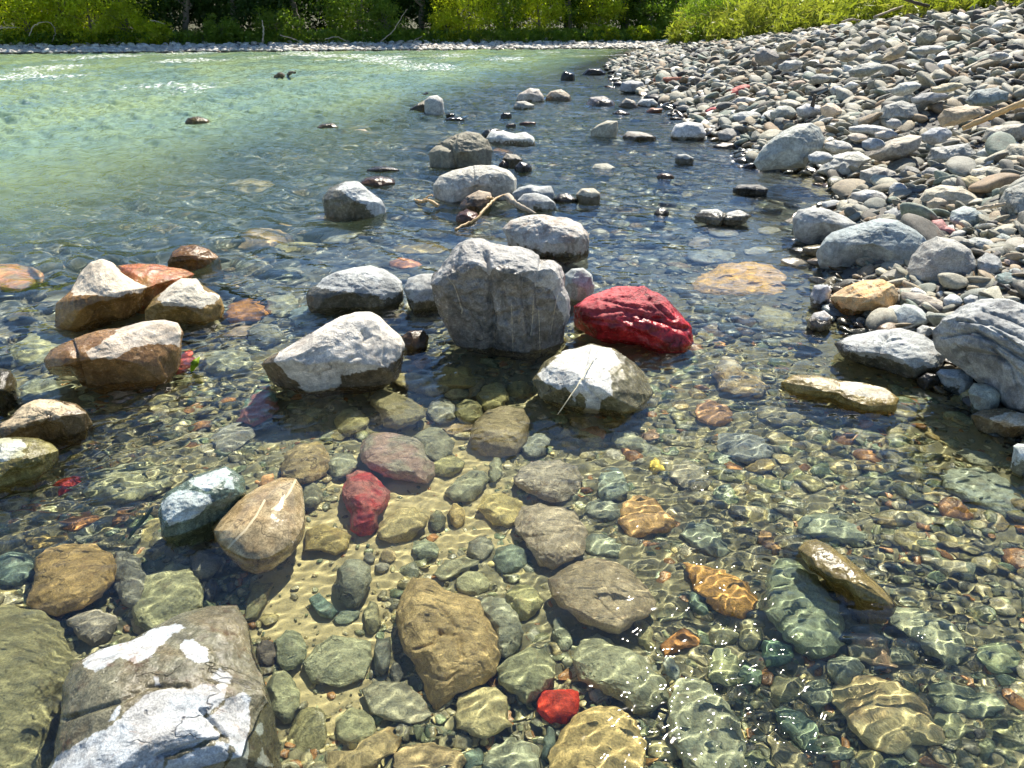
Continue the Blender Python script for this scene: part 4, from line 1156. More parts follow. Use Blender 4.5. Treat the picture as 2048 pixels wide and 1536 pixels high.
 ('H', ell(1730, 270, 42, 70, 5), (.34, .35, .24), 'narrow grey stone right of the bean-shaped one', .6),
 ('H', ell(655, 420, 62, 75, 20), (.25, .25, .17), 'dark stone tucked right behind the teardrop stone', .5),
 ('H', ell(830, 240, 90, 75, -15), (.30, .31, .22), 'grey stone between the tan and wine-tinted ones', .5),
 ('H', ell(1450, 240, 100, 60, -10), (.38, .36, .18), 'yellowish stone right of the wine-tinted one', .5),
 ('H', [(340, 350), (370, 300), (430, 290), (440, 350), (390, 385)], (.50, .28, .13), 'small orange stone above the teardrop stone', .6),
 ('G', [(-160, 600), (60, 586), (252, 616), (356, 700), (404, 820), (432, 902), (386, 1025), (344, 1255), (324, 1490), (250, 1610), (-160, 1660)], (.27, .255, .14), 'broad dark olive slab under water at the bottom left corner', .3, dict(lev=6, rough=.6)),
 ('G', [(765, 540), (798, 456), (900, 396), (1010, 336), (1104, 356), (1196, 490), (1186, 585), (1080, 668), (960, 731), (880, 746), (786, 695)], (.33, .33, .20), 'rounded olive-grey stone above the white-patched slab', .5),
 ('G', [(385, 680), (448, 620), (560, 600), (682, 636), (696, 692), (654, 766), (560, 818), (466, 776)], (.34, .31, .26), 'purple-grey stone left of the rounded olive one', .55),
 ('G', ell(760, 440, 105, 175, -18), (.19, .19, .16), 'dark grey lump beneath the rounded olive stone', .4),
 ('G', ell(1200, 345, 92, 85), (.24, .24, .20), 'dark grey rounded stone touching the teardrop stone', .55),
 ('G', ell(80, 370, 125, 105), (.20, .27, .23), 'teal wet stone left of the ochre humped one', .5),
 ('G', [(345, 110), (420, 56), (520, 26), (574, 70), (554, 115), (450, 145)], (.46, .22, .08), 'rust brown flat stone above the ochre humped one', .45),
 ('G', ell(270, 205, 140, 42, -6), (.46, .34, .12), 'ochre flat slab above the ochre humped one', .35),
 ('G', ell(1230, 500, 38, 70, 15), (.10, .10, .095), 'small black almond-shaped pebble by the teardrop stone', .6),
 ('G', ell(1350, 480, 30, 32), (.12, .12, .11), 'tiny black pebble right of the almond-shaped one', .6),
 ('G', [(1425, 680), (1448, 558), (1480, 456), (1604, 446), (1564, 562), (1500, 666)], (.28, .27, .15), 'olive plank-shaped stone above the white-patched slab', .4),
 ('G', ell(1700, 850, 95, 120), (.25, .27, .18), 'olive stone right of the white-patched slab', .5),
 ('G', ell(1565, 870, 62, 80, -10), (.14, .12, .10), 'dark brown stone against the white-patched slab', .5),
 ('G', ell(1100, 215, 100, 45, -30), (.22, .28, .22), 'dark teal flat stone left of the teardrop stone', .4),
 ('G', ell(840, 690, 75, 65), (.30, .25, .16), 'small brown stone beneath the rounded olive one', .5),
 ('G', ell(1660, 1120, 95, 150, -10), (.31, .32, .20), 'long olive stone along the right side of the white-patched slab', .4),
 ('L', [(945, 1170), (928, 1078), (1030, 1005), (1150, 995), (1262, 1026), (1394, 1078), (1486, 1200), (1566, 1320), (1576, 1404), (1420, 1406), (1360, 1457), (1248, 1457), (1116, 1386), (1005, 1274)], (.50, .43, .23), 'large yellow slab under water with an orange flank', .45,
  dict(lev=6, tint=(.52, .38, .19), rough=.9)),
 ('L', [(995, 820), (1048, 756), (1150, 741), (1234, 788), (1294, 880), (1316, 944), (1250, 976), (1128, 925), (1036, 885)], (.40, .27, .17), 'reddish brown banded stone below the log-shaped one', .5, dict(tint=(.32, .30, .2))),
 ('L', [(495, 870), (528, 788), (600, 771), (684, 828), (696, 904), (642, 946), (528, 936)], (.17, .28, .19), 'bright green angular stone under water', .65, dict(rough=.7)),
 ('L', ell(1005, 955, 106, 95), (.30, .33, .24), 'rounded grey-green stone between the green angular and banded stones', .6),
 ('L', ell(290, 975, 110, 85, 10), (.30, .32, .18), 'rounded olive stone left of the green angular one', .6),
 ('L', ell(450, 1000, 62, 62), (.18, .25, .17), 'small dark green stone right of the rounded olive one', .6),
 ('L', ell(670, 1075, 115, 85, 12), (.34, .33, .19), 'olive stone below the green angular one', .55),
 ('L', [(568, 1190), (640, 1168), (760, 1230), (872, 1330), (868, 1420), (780, 1440), (660, 1340)], (.26, .34, .23), 'long green-grey stone left of the yellow slab', .5),
 ('L', ell(850, 1110, 100, 85, 30), (.26, .29, .21), 'green-grey stone touching the yellow slab on its left', .5),
 ('L', [(1475, 1100), (1560, 1000), (1760, 1080), (1880, 1100), (1926, 1180), (1840, 1250), (1680, 1230), (1540, 1190)], (.29, .32, .21), 'flat green-grey slab right of the yellow slab', .35),
 ('L', [(1518, 1290), (1560, 1225), (1660, 1230), (1764, 1340), (1680, 1365), (1560, 1330)], (.29, .30, .17), 'olive wedge at the right flank of the yellow slab', .4),
 ('L', ell(2000, 1315, 80, 62, 15), (.36, .36, .17), 'yellow-green stone at the right edge near the bottom', .5),
 ('L', ell(1840, 1425, 62, 62), (.26, .29, .18), 'small olive ball near the bottom right', .6),
 ('L', ell(940, 1440, 120, 65, 10), (.28, .31, .21), 'green-grey flat stone below the yellow slab', .45),
 ('L', ell(1150, 1490, 75, 85, -30), (.42, .38, .19), 'pale olive stone under the lower end of the yellow slab', .55),
 ('L', [(550, 1340), (600, 1310), (700, 1400), (790, 1500), (780, 1590), (600, 1590), (560, 1460)], (.38, .34, .20), 'pinkish olive long stone at the bottom edge', .5),
 ('L', ell(1900, 890, 130, 85, 20), (.32, .37, .22), 'pale green stone under ripples at the right edge', .45),
 ('L', ell(1320, 880, 60, 45, 40), (.26, .28, .2), 'small dark stone under the banded one', .5),
 ('I', [(1235, 1290), (1288, 1216), (1370, 1191), (1456, 1250), (1456, 1295), (1300, 1316), (1248, 1340)], (.52, .25, .08), 'orange-brown angular stone below the vivid ochre one', .5),
 ('I', ell(1450, 1050, 42, 78, -40), (.21, .29, .21), 'small smooth green stone hugging the vivid ochre one', .6),
 ('I', [(985, 560), (1010, 450), (1100, 410), (1200, 430), (1250, 500), (1320, 560), (1300, 620), (1160, 640), (1050, 668)], (.52, .33, .14), 'orange-tan stone under dancing ripples', .4),
 ('I', [(1335, 640), (1400, 575), (1500, 565), (1600, 640), (1632, 740), (1580, 770), (1450, 735)], (.29, .33, .25), 'grey-green stone under ripples above the vivid ochre one', .45),
 ('I', [(1790, 650), (1830, 612), (1900, 650), (1930, 730), (1890, 760), (1820, 700)], (.42, .27, .13), 'small brown stone left of the log-shaped one', .6),
 ('I', [(1160, 230), (1200, 190), (1250, 240), (1255, 280), (1190, 290)], (.66, .52, .10), 'small bright yellow stone under ripples', .6),
 ('I', ell(950, 360, 92, 95, 25), (.28, .33, .27), 'grey-teal stone under ripples right of the rugged one', .45),
 ('I', ell(890, 495, 110, 58, 10), (.24, .26, .20), 'dark grey stone behind the orange-tan one', .45),
 ('I', [(775, 700), (830, 640), (930, 650), (1000, 700), (985, 780), (870, 770), (800, 745)], (.30, .33, .24), 'grey-green oval right of the pinkish beige stone', .5),
 ('I', ell(1050, 100, 110, 62, 15), (.32, .33, .24), 'grey stone under ripples right of the pale cracked one', .45),
 ('I', ell(1170, 60, 60, 40), (.42, .28, .18), 'small rusty stone under ripples right of the pale cracked one', .5),
 ('I', ell(1720, 130, 165, 82, 12), (.30, .32, .30), 'wide grey stone under glittering ripples', .35),
 ('I', ell(1400, 300, 120, 75, 15), (.34, .32, .24), 'brownish grey stone under ripples near the small yellow one', .4),
 ('I', [(1200, 1120), (1260, 1075), (1380, 1075), (1430, 1130), (1320, 1150), (1240, 1170)], (.27, .28, .17), 'olive flat stone between the big brown and ochre stones', .4),
 ('I', ell(1600, 1240, 90, 75), (.30, .30, .18), 'olive stone right of the orange-brown angular one', .55),
 ('I', ell(1755, 1235, 75, 85), (.32, .31, .18), 'rounded olive stone left of the green angular one, higher', .55),
 ('I', ell(660, 1250, 55, 85, -10), (.27, .29, .2), 'small grey egg under the big brown creased stone', .6),
 ('I', ell(1140, 1230, 50, 85, -30), (.38, .36, .19), 'olive stone left of the orange-brown angular one', .5),
 ('I', ell(1600, 1400, 95, 70), (.30, .33, .2), 'plump olive stone under the green angular one', .6),
 ('K', ell(1545, 1125, 68, 45, 20), (.30, .30, .26), 'small grey stone between the red and yellow-tan stones', .6),
 ('K', ell(1235, 1400, 42, 95, 8), (.17, .22, .18), 'narrow dark teal stone left of the yellow-tan dome', .6),
 ('K', ell(800, 1490, 55, 80, 30), (.21, .28, .22), 'small teal stone at the bottom edge', .6),
 ('K', ell(1300, 740, 40, 78, -5), (.24, .26, .2), 'small dark egg below the big brown creased stone', .6),
 ('K', ell(1910, 1430, 100, 50, 20), (.42, .38, .2), 'cream-olive stone right of the yellow-tan dome', .5),
 ('K', ell(1840, 1490, 48, 24, -10), (.58, .32, .1), 'tiny orange stone right of the yellow-tan dome', .5),
 ('K', ell(1960, 960, 42, 82, -25), (.30, .34, .3), 'narrow grey stone right of the large grey-green one', .5),
 ('F', ell(660, 1270, 180, 52, 6), (.31, .29, .2), 'low brown stone under glittering ripples before the two-ended long stone', .35),
 ('F', ell(230, 1250, 110, 70, 10), (.44, .26, .14), 'rusty stone under glittering ripples', .4),
 ('F', ell(220, 330, 150, 42), (.33, .35, .33), 'pale grey flat stone under the blue pool', .3),
 ('F', ell(500, 300, 95, 24, -3), (.42, .42, .38), 'pale flat stone under the blue pool near the whale-backed boulder', .3),
 ('F', ell(290, 190, 90, 26, 5), (.33, .34, .33), 'grey flat stone under the blue pool behind the ochre one', .3),
 ('F', ell(560, 180, 75, 24), (.37, .36, .32), 'small flat stone under the blue pool', .3),
 ('F', ell(150, 255, 70, 32), (.32, .30, .28), 'small brownish flat stone under the blue pool', .3),
 ('E', ell(905, 375, 90, 28, 0), (.60, .27, .14), 'small orange flat stone under water behind the skirted oval', .35),
 ('E', ell(990, 290, 160, 28, 3), (.34, .28, .15), 'long brown stone awash behind the skirted oval', .3),
 ('E', ell(190, 610, 105, 65, -5), (.35, .36, .28), 'pale grey stone under ripples left of the skirted oval', .45),
 ('E', ell(360, 680, 140, 62, 10), (.24, .31, .33), 'dark blue-grey stone under water before the skirted oval', .4),
 ('E', ell(90, 790, 100, 68, -10), (.33, .34, .31), 'grey stone under ripples beyond the cream boulder', .45),
 ('E', ell(540, 210, 110, 42, 0), (.33, .34, .3), 'grey stone under ripples far behind the skirted oval', .35),
 ('E', ell(250, 255, 160, 28, -3), (.48, .43, .2), 'yellowish flat stone under ripples in midstream', .3),
 ('A', ell(1450, 1080, 150, 42, 0), (.44, .37, .24), 'broad tan stone awash in the green current', .35),
 ('A', ell(1560, 1390, 160, 60, -5), (.46, .33, .2), 'tan stone under the green current left of the white-topped boulder', .3),
]
for i, u in enumerate(U):
    kw = dict(u[5]) if len(u) > 5 else {}
    if 'groove' in kw:
        kw['groove'] = [(to_px(u[0], ln), w, d) for ln, w, d in kw['groove']]
    stone(to_px(u[0], u[1]), 'stone', u[2], flat=u[4], sub=True, desc=u[3], group=UNDER, emb=.55, **kw)

# --- the larger stones of the gravel bank
Bk = [
 ('C', [(462, 955), (500, 890), (560, 828), (640, 768), (720, 728), (800, 720), (852, 750), (880, 810), (870, 870), (800, 920), (770, 980), (700, 985), (600, 990), (500, 1000)], (.50, .52, .46), 'big smooth pale boulder at the head of the pool', .75, dict(lev=6, cat='boulder', nm='boulder', rough=.7, rust=.0)),
 ('C', [(835, 1005), (900, 928), (980, 892), (1080, 886), (1155, 930), (1095, 988), (1040, 1045), (920, 1045)], (.56, .57, .52), 'pale flat-faced slab on the mud beside the big smooth boulder', .5, dict(lev=5)),
 ('C', ell(855, 925, 75, 38), (.50, .52, .50), 'light oval stone touching the big smooth boulder', .6),
 ('C', ell(960, 860, 85, 36, 5), (.58, .56, .50), 'long pale stone behind the big smooth boulder', .5),
 ('C', [(1135, 915), (1180, 858), (1280, 816), (1380, 786), (1458, 798), (1425, 876), (1340, 926), (1200, 946)], (.50, .45, .36), 'long tilted tan boulder on the lower bank', .55, dict(lev=5)),
 ('C', [(1465, 935), (1500, 866), (1600, 856), (1720, 836), (1776, 900), (1764, 976), (1660, 1018), (1536, 976)], (.42, .43, .40), 'angular grey boulder on the lower bank', .7, dict(lev=5, facets=8)),
 ('C', ell(1205, 1050, 125, 68, 8), (.33, .32, .29), 'dark mottled boulder above the pool', .65, dict(lev=5, tint=(.5, .48, .43))),
 ('C', ell(1075, 1250, 55, 36, 5), (.62, .50, .33), 'orange-cream egg beside the black-footed boulder', .7),
 ('F', [(1365, 405), (1388, 320), (1450, 248), (1540, 211), (1642, 231), (1736, 290), (1776, 382), (1755, 476), (1694, 540), (1602, 558), (1496, 505), (1396, 490)], (.43, .42, .37), 'round grey-brown boulder, flat faced and squat', .9, dict(lev=6, cat='boulder', nm='boulder', rough=.7, tint=(.37, .36, .32))),
 ('F', ell(1375, 690, 118, 75, 5), (.45, .49, .46), 'smooth pale green-grey stone between the round and the huge boulders', .7, dict(rough=.5)),
 ('F', ell(1470, 600, 160, 42, 18), (.48, .43, .35), 'long brownish stone behind the smooth pale green-grey one', .5),
 ('F', ell(1630, 595, 58, 42), (.50, .52, .50), 'small grey stone below the round boulder', .6),
 ('F', ell(1750, 590, 58, 34), (.45, .47, .47), 'small blue-grey stone right of the round boulder', .6),
 ('F', ell(1465, 770, 50, 35, 5), (.48, .49, .46), 'small pale stone behind the flat split boulder', .6),
 ('F', ell(1840, 390, 80, 75, 5), (.42, .43, .41), 'rough grey stone right of the round boulder', .7),
 ('F', ell(1950, 470, 70, 45, 10), (.24, .32, .30), 'dark teal oval on the bank at the right', .5),
 ('F', ell(2000, 430, 45, 30, 10), (.38, .43, .42), 'small blue-grey oval behind the dark teal one', .5),
 ('F', ell(1985, 365, 60, 28, 5), (.52, .40, .33), 'small pinkish stone at the right edge of the bank', .5),
 ('F', ell(1790, 265, 110, 42, 5), (.45, .47, .43), 'grey slab behind the round boulder', .5),
 ('F', ell(1930, 235, 60, 36, 8), (.33, .37, .34), 'dark green-grey stone right of the grey slab', .6),
 ('F', ell(1930, 305, 60, 28, 12), (.38, .40, .39), 'smooth dark pebble below the green-grey stone', .5),
 ('F', ell(1660, 205, 55, 26, -25), (.46, .46, .42), 'narrow grey stone left of the dark green-grey one', .5),
 ('F', ell(1880, 190, 85, 14, 3), (.30, .30, .28), 'thin dark slate lying above the green-grey stone', .3),
 ('F', [(1490, 170), (1510, 120), (1570, 112), (1600, 150), (1680, 190), (1620, 222), (1540, 200)], (.56, .26, .24), 'pink and dark red stone among grey cobbles', .6, dict(tint=(.3, .15, .14))),
 ('F', ell(1720, 110, 122, 66, 10), (.36, .42, .41), 'blue-grey rounded boulder on the lower bank', .6, dict(lev=5)),
 ('F', ell(1450, 90, 65, 50, 5), (.40, .42, .37), 'green-grey stone behind the whale-backed boulder', .7),
 ('F', ell(1310, 90, 85, 42, 0), (.46, .47, .45), 'grey stone just behind the whale-backed boulder', .6),
 ('C', [(1425, 1180), (1470, 1110), (1560, 1082), (1680, 1095), (1760, 1140), (1830, 1200), (1760, 1230), (1600, 1215), (1480, 1215)], (.62, .56, .42), 'big cream wedge-shaped boulder on the bank', .5, dict(lev=5)),
 ('C', ell(1545, 1210, 72, 52), (.48, .41, .30), 'brown rounded stone against the big cream wedge', .7),
 ('C', ell(1310, 1120, 62, 48), (.50, .51, .48), 'grey stone left of the big cream wedge', .7),
 ('C', ell(1150, 1160, 118, 46, 5), (.34, .33, .30), 'dark wet stone with white bands at the pool edge', .5, dict(tint=(.6, .59, .55))),
 ('C', ell(955, 1200, 95, 28, 2), (.50, .52, .50), 'pale flat stone behind the black-footed boulder', .4),
 ('C', [(1905, 1180), (1940, 1110), (2060, 1060), (2200, 1100), (2200, 1330), (2060, 1340), (1950, 1290)], (.40, .41, .36), 'large dark grey-green boulder at the right edge of the bank', .8, dict(lev=5, cat='boulder', nm='boulder')),
 ('C', ell(1840, 1015, 112, 40, 3), (.58, .54, .42), 'long cream stone on the lower bank', .5),
 ('C', ell(1740, 1080, 78, 46, 12), (.48, .40, .22), 'ochre stone under the long cream one', .6),
 ('C', ell(1870, 1090, 52, 34), (.44, .47, .46), 'blue-grey pebble right of the ochre stone', .6),
 ('C', ell(1380, 1025, 66, 52), (.28, .28, .26), 'dark stone below the angular grey boulder', .8),
 ('C', ell(1505, 1030, 62, 48), (.40, .40, .38), 'grey blocky stone below the angular grey boulder', .8),
 ('C', ell(1610, 1025, 62, 38, 8), (.52, .51, .47), 'pale stone between the blocky stone and the long cream one', .6),
 ('C', [(1795, 820), (1830, 755), (1920, 730), (2060, 722), (2060, 800), (1980, 845), (1860, 850)], (.45, .42, .34), 'large grey-brown boulder below the lying log', .6, dict(lev=5)),
 ('C', ell(2000, 915, 85, 70, -8), (.45, .42, .32), 'olive-grey boulder at the right edge under the grey-brown one', .75, dict(lev=5)),
 ('C', ell(1840, 915, 75, 46), (.47, .50, .48), 'pale blue-grey stone left of the olive-grey boulder', .6),
 ('C', ell(1600, 835, 92, 34, -8), (.60, .53, .40), 'cream long stone above the angular grey boulder', .5),
 ('C', ell(1540, 795, 95, 46, -8), (.42, .44, .45), 'blue-grey stone above the angular grey boulder', .6),
 ('C', ell(1140, 760, 125, 28, 2), (.56, .55, .51), 'long white slab behind the long tilted boulder', .4),
 ('C', ell(1070, 805, 62, 24, 0), (.56, .48, .38), 'small pinkish flat stone under the long white slab', .4),
 ('C', ell(1240, 790, 70, 24, 0), (.52, .47, .40), 'small tan flat stone right under the long white slab', .4),
 ('C', ell(1165, 845, 70, 35, 0), (.44, .45, .44), 'grey flat stone left of the long tilted boulder', .5),
 ('C', ell(1285, 725, 46, 30), (.42, .42, .40), 'small grey cube-like stone above the long white slab', .7),
 ('C', [(1540, 690), (1580, 640), (1680, 618), (1800, 622), (1822, 665), (1740, 700), (1640, 735), (1560, 745)], (.48, .38, .25), 'long rust-brown boulder near the lying log', .55, dict(lev=5)),
 ('C', [(1165, 700), (1230, 620), (1330, 590), (1410, 615), (1435, 680), (1380, 705), (1260, 725)], (.45, .45, .40), 'grey humped boulder in mid bank', .65, dict(lev=5)),
 ('C', [(1700, 590), (1760, 530), (1880, 512), (1965, 540), (1950, 590), (1850, 625), (1730, 620)], (.42, .46, .43), 'blue-grey cobble heap-topping boulder in mid bank', .6, dict(lev=5)),
 ('C', ell(1490, 575, 110, 32, -8), (.42, .42, .40), 'long grey stone left of the blue-grey mid bank boulder', .5),
 ('C', ell(1355, 520, 92, 36, -14), (.50, .52, .48), 'pale green-grey stone in mid bank', .5),
 ('C', ell(1600, 515, 95, 26, -10), (.54, .48, .32), 'yellowish long stone in mid bank', .45),
 ('C', ell(1850, 400, 84, 58, -20), (.46, .49, .45), 'large pale green-grey boulder on the upper bank', .65),
 ('C', ell(1730, 290, 72, 48, 0), (.42, .44, .43), 'grey blocky boulder on the upper bank', .7),
 ('C', [(1540, 145), (1590, 100), (1680, 78), (1725, 85), (1715, 150), (1650, 170), (1570, 165)], (.28, .28, .26), 'dark overhanging rock on the crest of the bank', .6),
 ('C', ell(1315, 165, 72, 38, -22), (.50, .47, .41), 'pale rock on the crest of the bank', .6),
 ('C', ell(1455, 160, 72, 30, -5), (.36, .35, .29), 'olive rock on the crest of the bank', .6),
 ('C', ell(1330, 215, 92, 40, -22), (.45, .32, .22), 'rust-brown long rock just under the crest', .5),
 ('C', ell(1475, 225, 62, 44, -5), (.38, .37, .28), 'olive-brown round rock just under the crest', .7),
 ('C', [(1210, 350), (1270, 280), (1350, 242), (1372, 280), (1340, 330), (1260, 360)], (.50, .42, .29), 'tan slanted rock on the upper bank', .5),
 ('C', ell(1490, 292, 105, 25, -5), (.40, .41, .38), 'long flat grey rock on the upper bank', .4),
 ('C', ell(1165, 265, 78, 34, -18), (.38, .37, .33), 'dark slanted rock on the upper bank', .5),
 ('C', ell(1020, 330, 60, 32, -15), (.42, .38, .30), 'brown cobble on the upper bank', .6),
 ('C', ell(540, 335, 72, 50, 0), (.27, .25, .22), 'dark square rock on the far bank slope', .8),
 ('C', ell(655, 270, 66, 26, -22), (.42, .38, .27), 'olive-tan slanted rock on the far bank slope', .5),
 ('C', ell(845, 205, 50, 30, -5), (.40, .40, .38), 'grey rock near the weeds at the crest', .6),
 ('C', ell(680, 385, 72, 32, -10), (.44, .43, .39), 'grey flat rock on the far bank slope', .5),
 ('C', ell(1120, 410, 105, 38, -12), (.42, .43, .38), 'grey-olive slanted rock in mid bank', .5),
 ('C', ell(855, 462, 55, 28, 0), (.40, .41, .38), 'grey rounded cobble in mid bank', .6),
 ('C', ell(350, 418, 34, 22, 0), (.38, .34, .29), 'brown cobble on the far bank slope', .6),
 ('C', ell(720, 495, 52, 22, -12), (.45, .34, .25), 'rust-brown cobble in mid bank', .5),
 ('C', ell(640, 668, 82, 46, -8), (.45, .47, .41), 'pale green boulder with a flat face, right of the shoreline', .65),
 ('C', ell(795, 655, 82, 46, 0), (.54, .54, .51), 'pale grey boulder behind the thin dark stake', .65),
 ('C', ell(918, 650, 66, 44, 0), (.66, .53, .38), 'cream and orange boulder right of the thin dark stake', .7),
 ('C', ell(420, 688, 95, 34, -5), (.47, .49, .47), 'long grey stone by the shoreline', .5),
 ('C', ell(185, 580, 56, 24, -4), (.33, .32, .30), 'dark wet cobble at the far shoreline', .5),
 ('C', ell(375, 535, 76, 28, -24), (.52, .13, .10), 'long red stone by the far shoreline', .45, dict(tint=(.42, .12, .1))),
 ('C', ell(237, 650, 60, 21, -5), (.58, .10, .10), 'flat crimson stone by the shoreline', .45, dict(tint=(.5, .1, .1))),
 ('C', ell(400, 603, 68, 34, -8), (.52, .49, .43), 'cream cobble between the two red stones', .6),
 ('C', ell(545, 545, 68, 24, -8), (.55, .52, .46), 'pale flat cobble right of the long red stone', .5),
 ('C', ell(330, 800, 76, 46, 0), (.30, .29, .26), 'dark wet stone at the shoreline by the white rounded stone', .6),
 ('C', ell(305, 865, 80, 30, 0), (.32, .28, .22), 'brown wet stone at the shoreline by the white rounded stone', .5),
 ('C', ell(60, 640, 48, 24, 0), (.24, .23, .21), 'black wet cobble in the far shallows', .6),
 ('C', ell(140, 690, 62, 30, 0), (.34, .33, .31), 'dark grey cobble in the far shallows', .6),
 ('C', ell(1545, 425, 42, 42, 0), (.42, .43, .41), 'grey round cobble left of the large pale green-grey boulder', .8),
 ('C', ell(950, 530, 40, 28, -10), (.44, .47, .49), 'blue-grey cobble in mid bank', .6),
 ('C', ell(895, 415, 38, 18, 0), (.54, .42, .31), 'orange-tan cobble in mid bank', .5),
 ('C', ell(1750, 190, 55, 35, -5), (.50, .32, .20), 'rusty orange rock right under the dark overhanging rock', .6),
 ('C', ell(1800, 135, 75, 30, 0), (.50, .51, .48), 'pale grey rock right of the dark overhanging rock', .6),
 ('C', ell(1930, 270, 60, 42, -5), (.40, .36, .27), 'brown-olive rock on the upper bank by the right edge', .7),
 ('C', ell(2010, 250, 60, 60, -20), (.34, .36, .37), 'dark blue-grey rock on the upper bank at the right edge', .7),
 ('C', ell(1900, 330, 60, 25, -5), (.42, .42, .40), 'grey flat cobble on the upper bank by the right edge', .5),
 ('C', ell(1990, 370, 70, 30, -10), (.40, .43, .40), 'green-grey flat rock on the upper bank by the right edge', .5),
 ('C', ell(1960, 470, 100, 40, -12), (.44, .47, .46), 'pale blue-grey slab in mid bank by the right edge', .5),
]
for i, u in enumerate(Bk):
    kw = dict(u[5]) if len(u) > 5 else {}
    kw.setdefault('cat', 'stone')
    nm = kw.pop('nm', 'stone')
    stone(to_px(u[0], u[1]), nm, u[2], flat=u[4], desc=u[3], group=BANK, **kw)
print('hand placed stones', len(STONES))

# --- further single cobbles of the bank and the bed, each named by the landmark next to it
LANDMARK = [('the big smooth pale boulder', (1580, 290)), ('the whale-backed boulder', (1745, 475)), ('the round squat boulder', (1885, 530)), ('the huge ribbed boulder', (1970, 690)),
            ('the lying log', (1960, 235)), ('the thin dark stake', (1620, 228)), ('the long crimson stone', (1476, 183)), ('the large pale boulder of the upper bank', (1980, 138)),
            ('the long tilted boulder', (1790, 297)), ('the big cream wedge', (1905, 395)), ('the dark overhanging rock', (1905, 42)), ('the blue-grey mid bank boulder', (1975, 195)),
            ('the dark square rock', (1533, 115)), ('the long white slab', (1738, 260))]
CNAME = [((.42, .42, .39), 'grey'), ((.52, .49, .42), 'cream'), ((.33, .36, .35), 'dark grey'), ((.44, .36, .26), 'tan'), ((.36, .25, .19), 'brown'), ((.36, .42, .40), 'blue-grey'), ((.56, .55, .50), 'pale'),
         ((.38, .38, .28), 'olive')]
rg = np.random.default_rng(2024)
auto = 0
tries = 0
want = max(0, 298 - len(STONES))
used_labels = set()
while auto < want and tries < 4000:
    tries += 1
    px, py = rg.uniform(1400, 2030), rg.uniform(60, 640)
    d = ray(px, py)
    X = ground_point(d, False)
    if X[0] < shore_x(X[1]) + .15 or X[0] > 9.2:
        continue
    dist = np.linalg.norm(X - EYE)
    rx = rg.uniform(.085, .16) * FPX / dist
    ry = rx * rg.uniform(.35, .5)
    if rx < 14 or rx > 42 or any(abs(px - s['cen'][0]) < (rx + s['size'] * .5) * .8 and abs(py - s['cen'][1]) < (ry + s['size'] * .3) * .8 for s in STONES):
        continue
    ci = int(rg.integers(len(CNAME)))
    lm = sorted(LANDMARK, key=lambda q: math.hypot(q[1][0] - px, (q[1][1] - py) * 1.5))
    lab = None
    for nm, q in lm[:4]:
        dx, dy = px - q[0], py - q[1]
        rel = ('right of' if dx > 0 else 'left of') if abs(dx) > abs(dy) * 1.6 else ('in front of' if dy > 0 else 'behind')
        for shp in (('rounded', 'flat')[int(ry / rx < .43)],):
            c = f'{CNAME[ci][1]} {shp} dry cobble {rel} {nm}'
            if c not in used_labels:
                lab = c
                break
        if lab:
            break
    if not lab:
        continue
    used_labels.add(lab)
    stone(np.array(ell(px, py, rx, ry, rg.uniform(-15, 8), tries)), 'stone', CNAME[ci][0], flat=.42 if 'flat' in lab else .62, desc=lab, group=BANK, cat='stone')
    auto += 1
seen = set()
for s in STONES:
    if s['desc'] in seen:
        print('DUP', s['desc'])
    seen.add(s['desc'])
    s['o']['label'] = s['desc']
    n = len(s['desc'].split())
    if n > 16 or n < 4:
        print('WORDS', n, s['desc'])
print('stones', len(STONES))

# ------------------------------------------------------------------ loose gravel nobody could count
_pv = {}


def pebble_shape(k, lev):
    if (k, lev) not in _pv:
        S, F = ico(lev)
        N = S.copy()
        rg = np.random.default_rng(k)
        for _ in range(5):
            f = rg.normal(size=3)
            f /= np.linalg.norm(f)
            h = rg.uniform(.5, .85)
            e = N @ f - h
            N = N - f * (np.where(e > 0, e, 0) * .85)[:, None]
        N = N * (1 + .12 * fbm(S * 1.3 + k * 9.1, 3, k))[:, None]
        _pv[(k, lev)] = (N, F)
    return _pv[(k, lev)]


def gravel(name, X, Y, A, mat, label, sink=.3, tilt=.2, lev=2, Z=None, seed=1):
    rg = np.random.default_rng(seed)
    n = len(X)
    Z = surf(X, Y) if Z is None else Z
    Vs, Fs, off = [], [], 0
    kind = rg.integers(0, 14, n)
    b = rg.uniform(.6, .95, n)
    c = rg.uniform(.24, .55, n)
    th = rg.normal(2.3, .9, n)
    for k in range(14):
        S, F = pebble_shape(k, lev)
        idx = np.where(kind == k)[0]
        m = len(idx)
        if not m:
            continue
        L = S[None] * np.stack([A[idx], A[idx] * b[idx], A[idx] * c[idx]], -1)[:, None, :]
        tx, ty = np.clip(rg.normal(0, tilt, m), -.5, .5), np.clip(rg.normal(0, tilt, m), -.5, .5)
        L[..., 2] += L[..., 0] * tx[:, None] + L[..., 1] * ty[:, None]
        ct, st = np.cos(th[idx])[:, None], np.sin(th[idx])[:, None]
        x = L[..., 0] * ct - L[..., 1] * st + X[idx][:, None]
        y = L[..., 0] * st + L[..., 1] * ct + Y[idx][:, None]
        z = L[..., 2] + (Z[idx] + A[idx] * c[idx] * (1 - 2 * sink))[:, None]
        Vs.append(np.stack([x, y, z], -1).reshape(-1, 3))
        Fs.append((F[None] + (np.arange(m) * len(S))[:, None, None] + off).reshape(-1, 3))
        off += m * len(S)
    o = link_mesh(name, np.concatenate(Vs), np.concatenate(Fs), mat)
    tag(o, label, None, None, 'stuff')
    return o


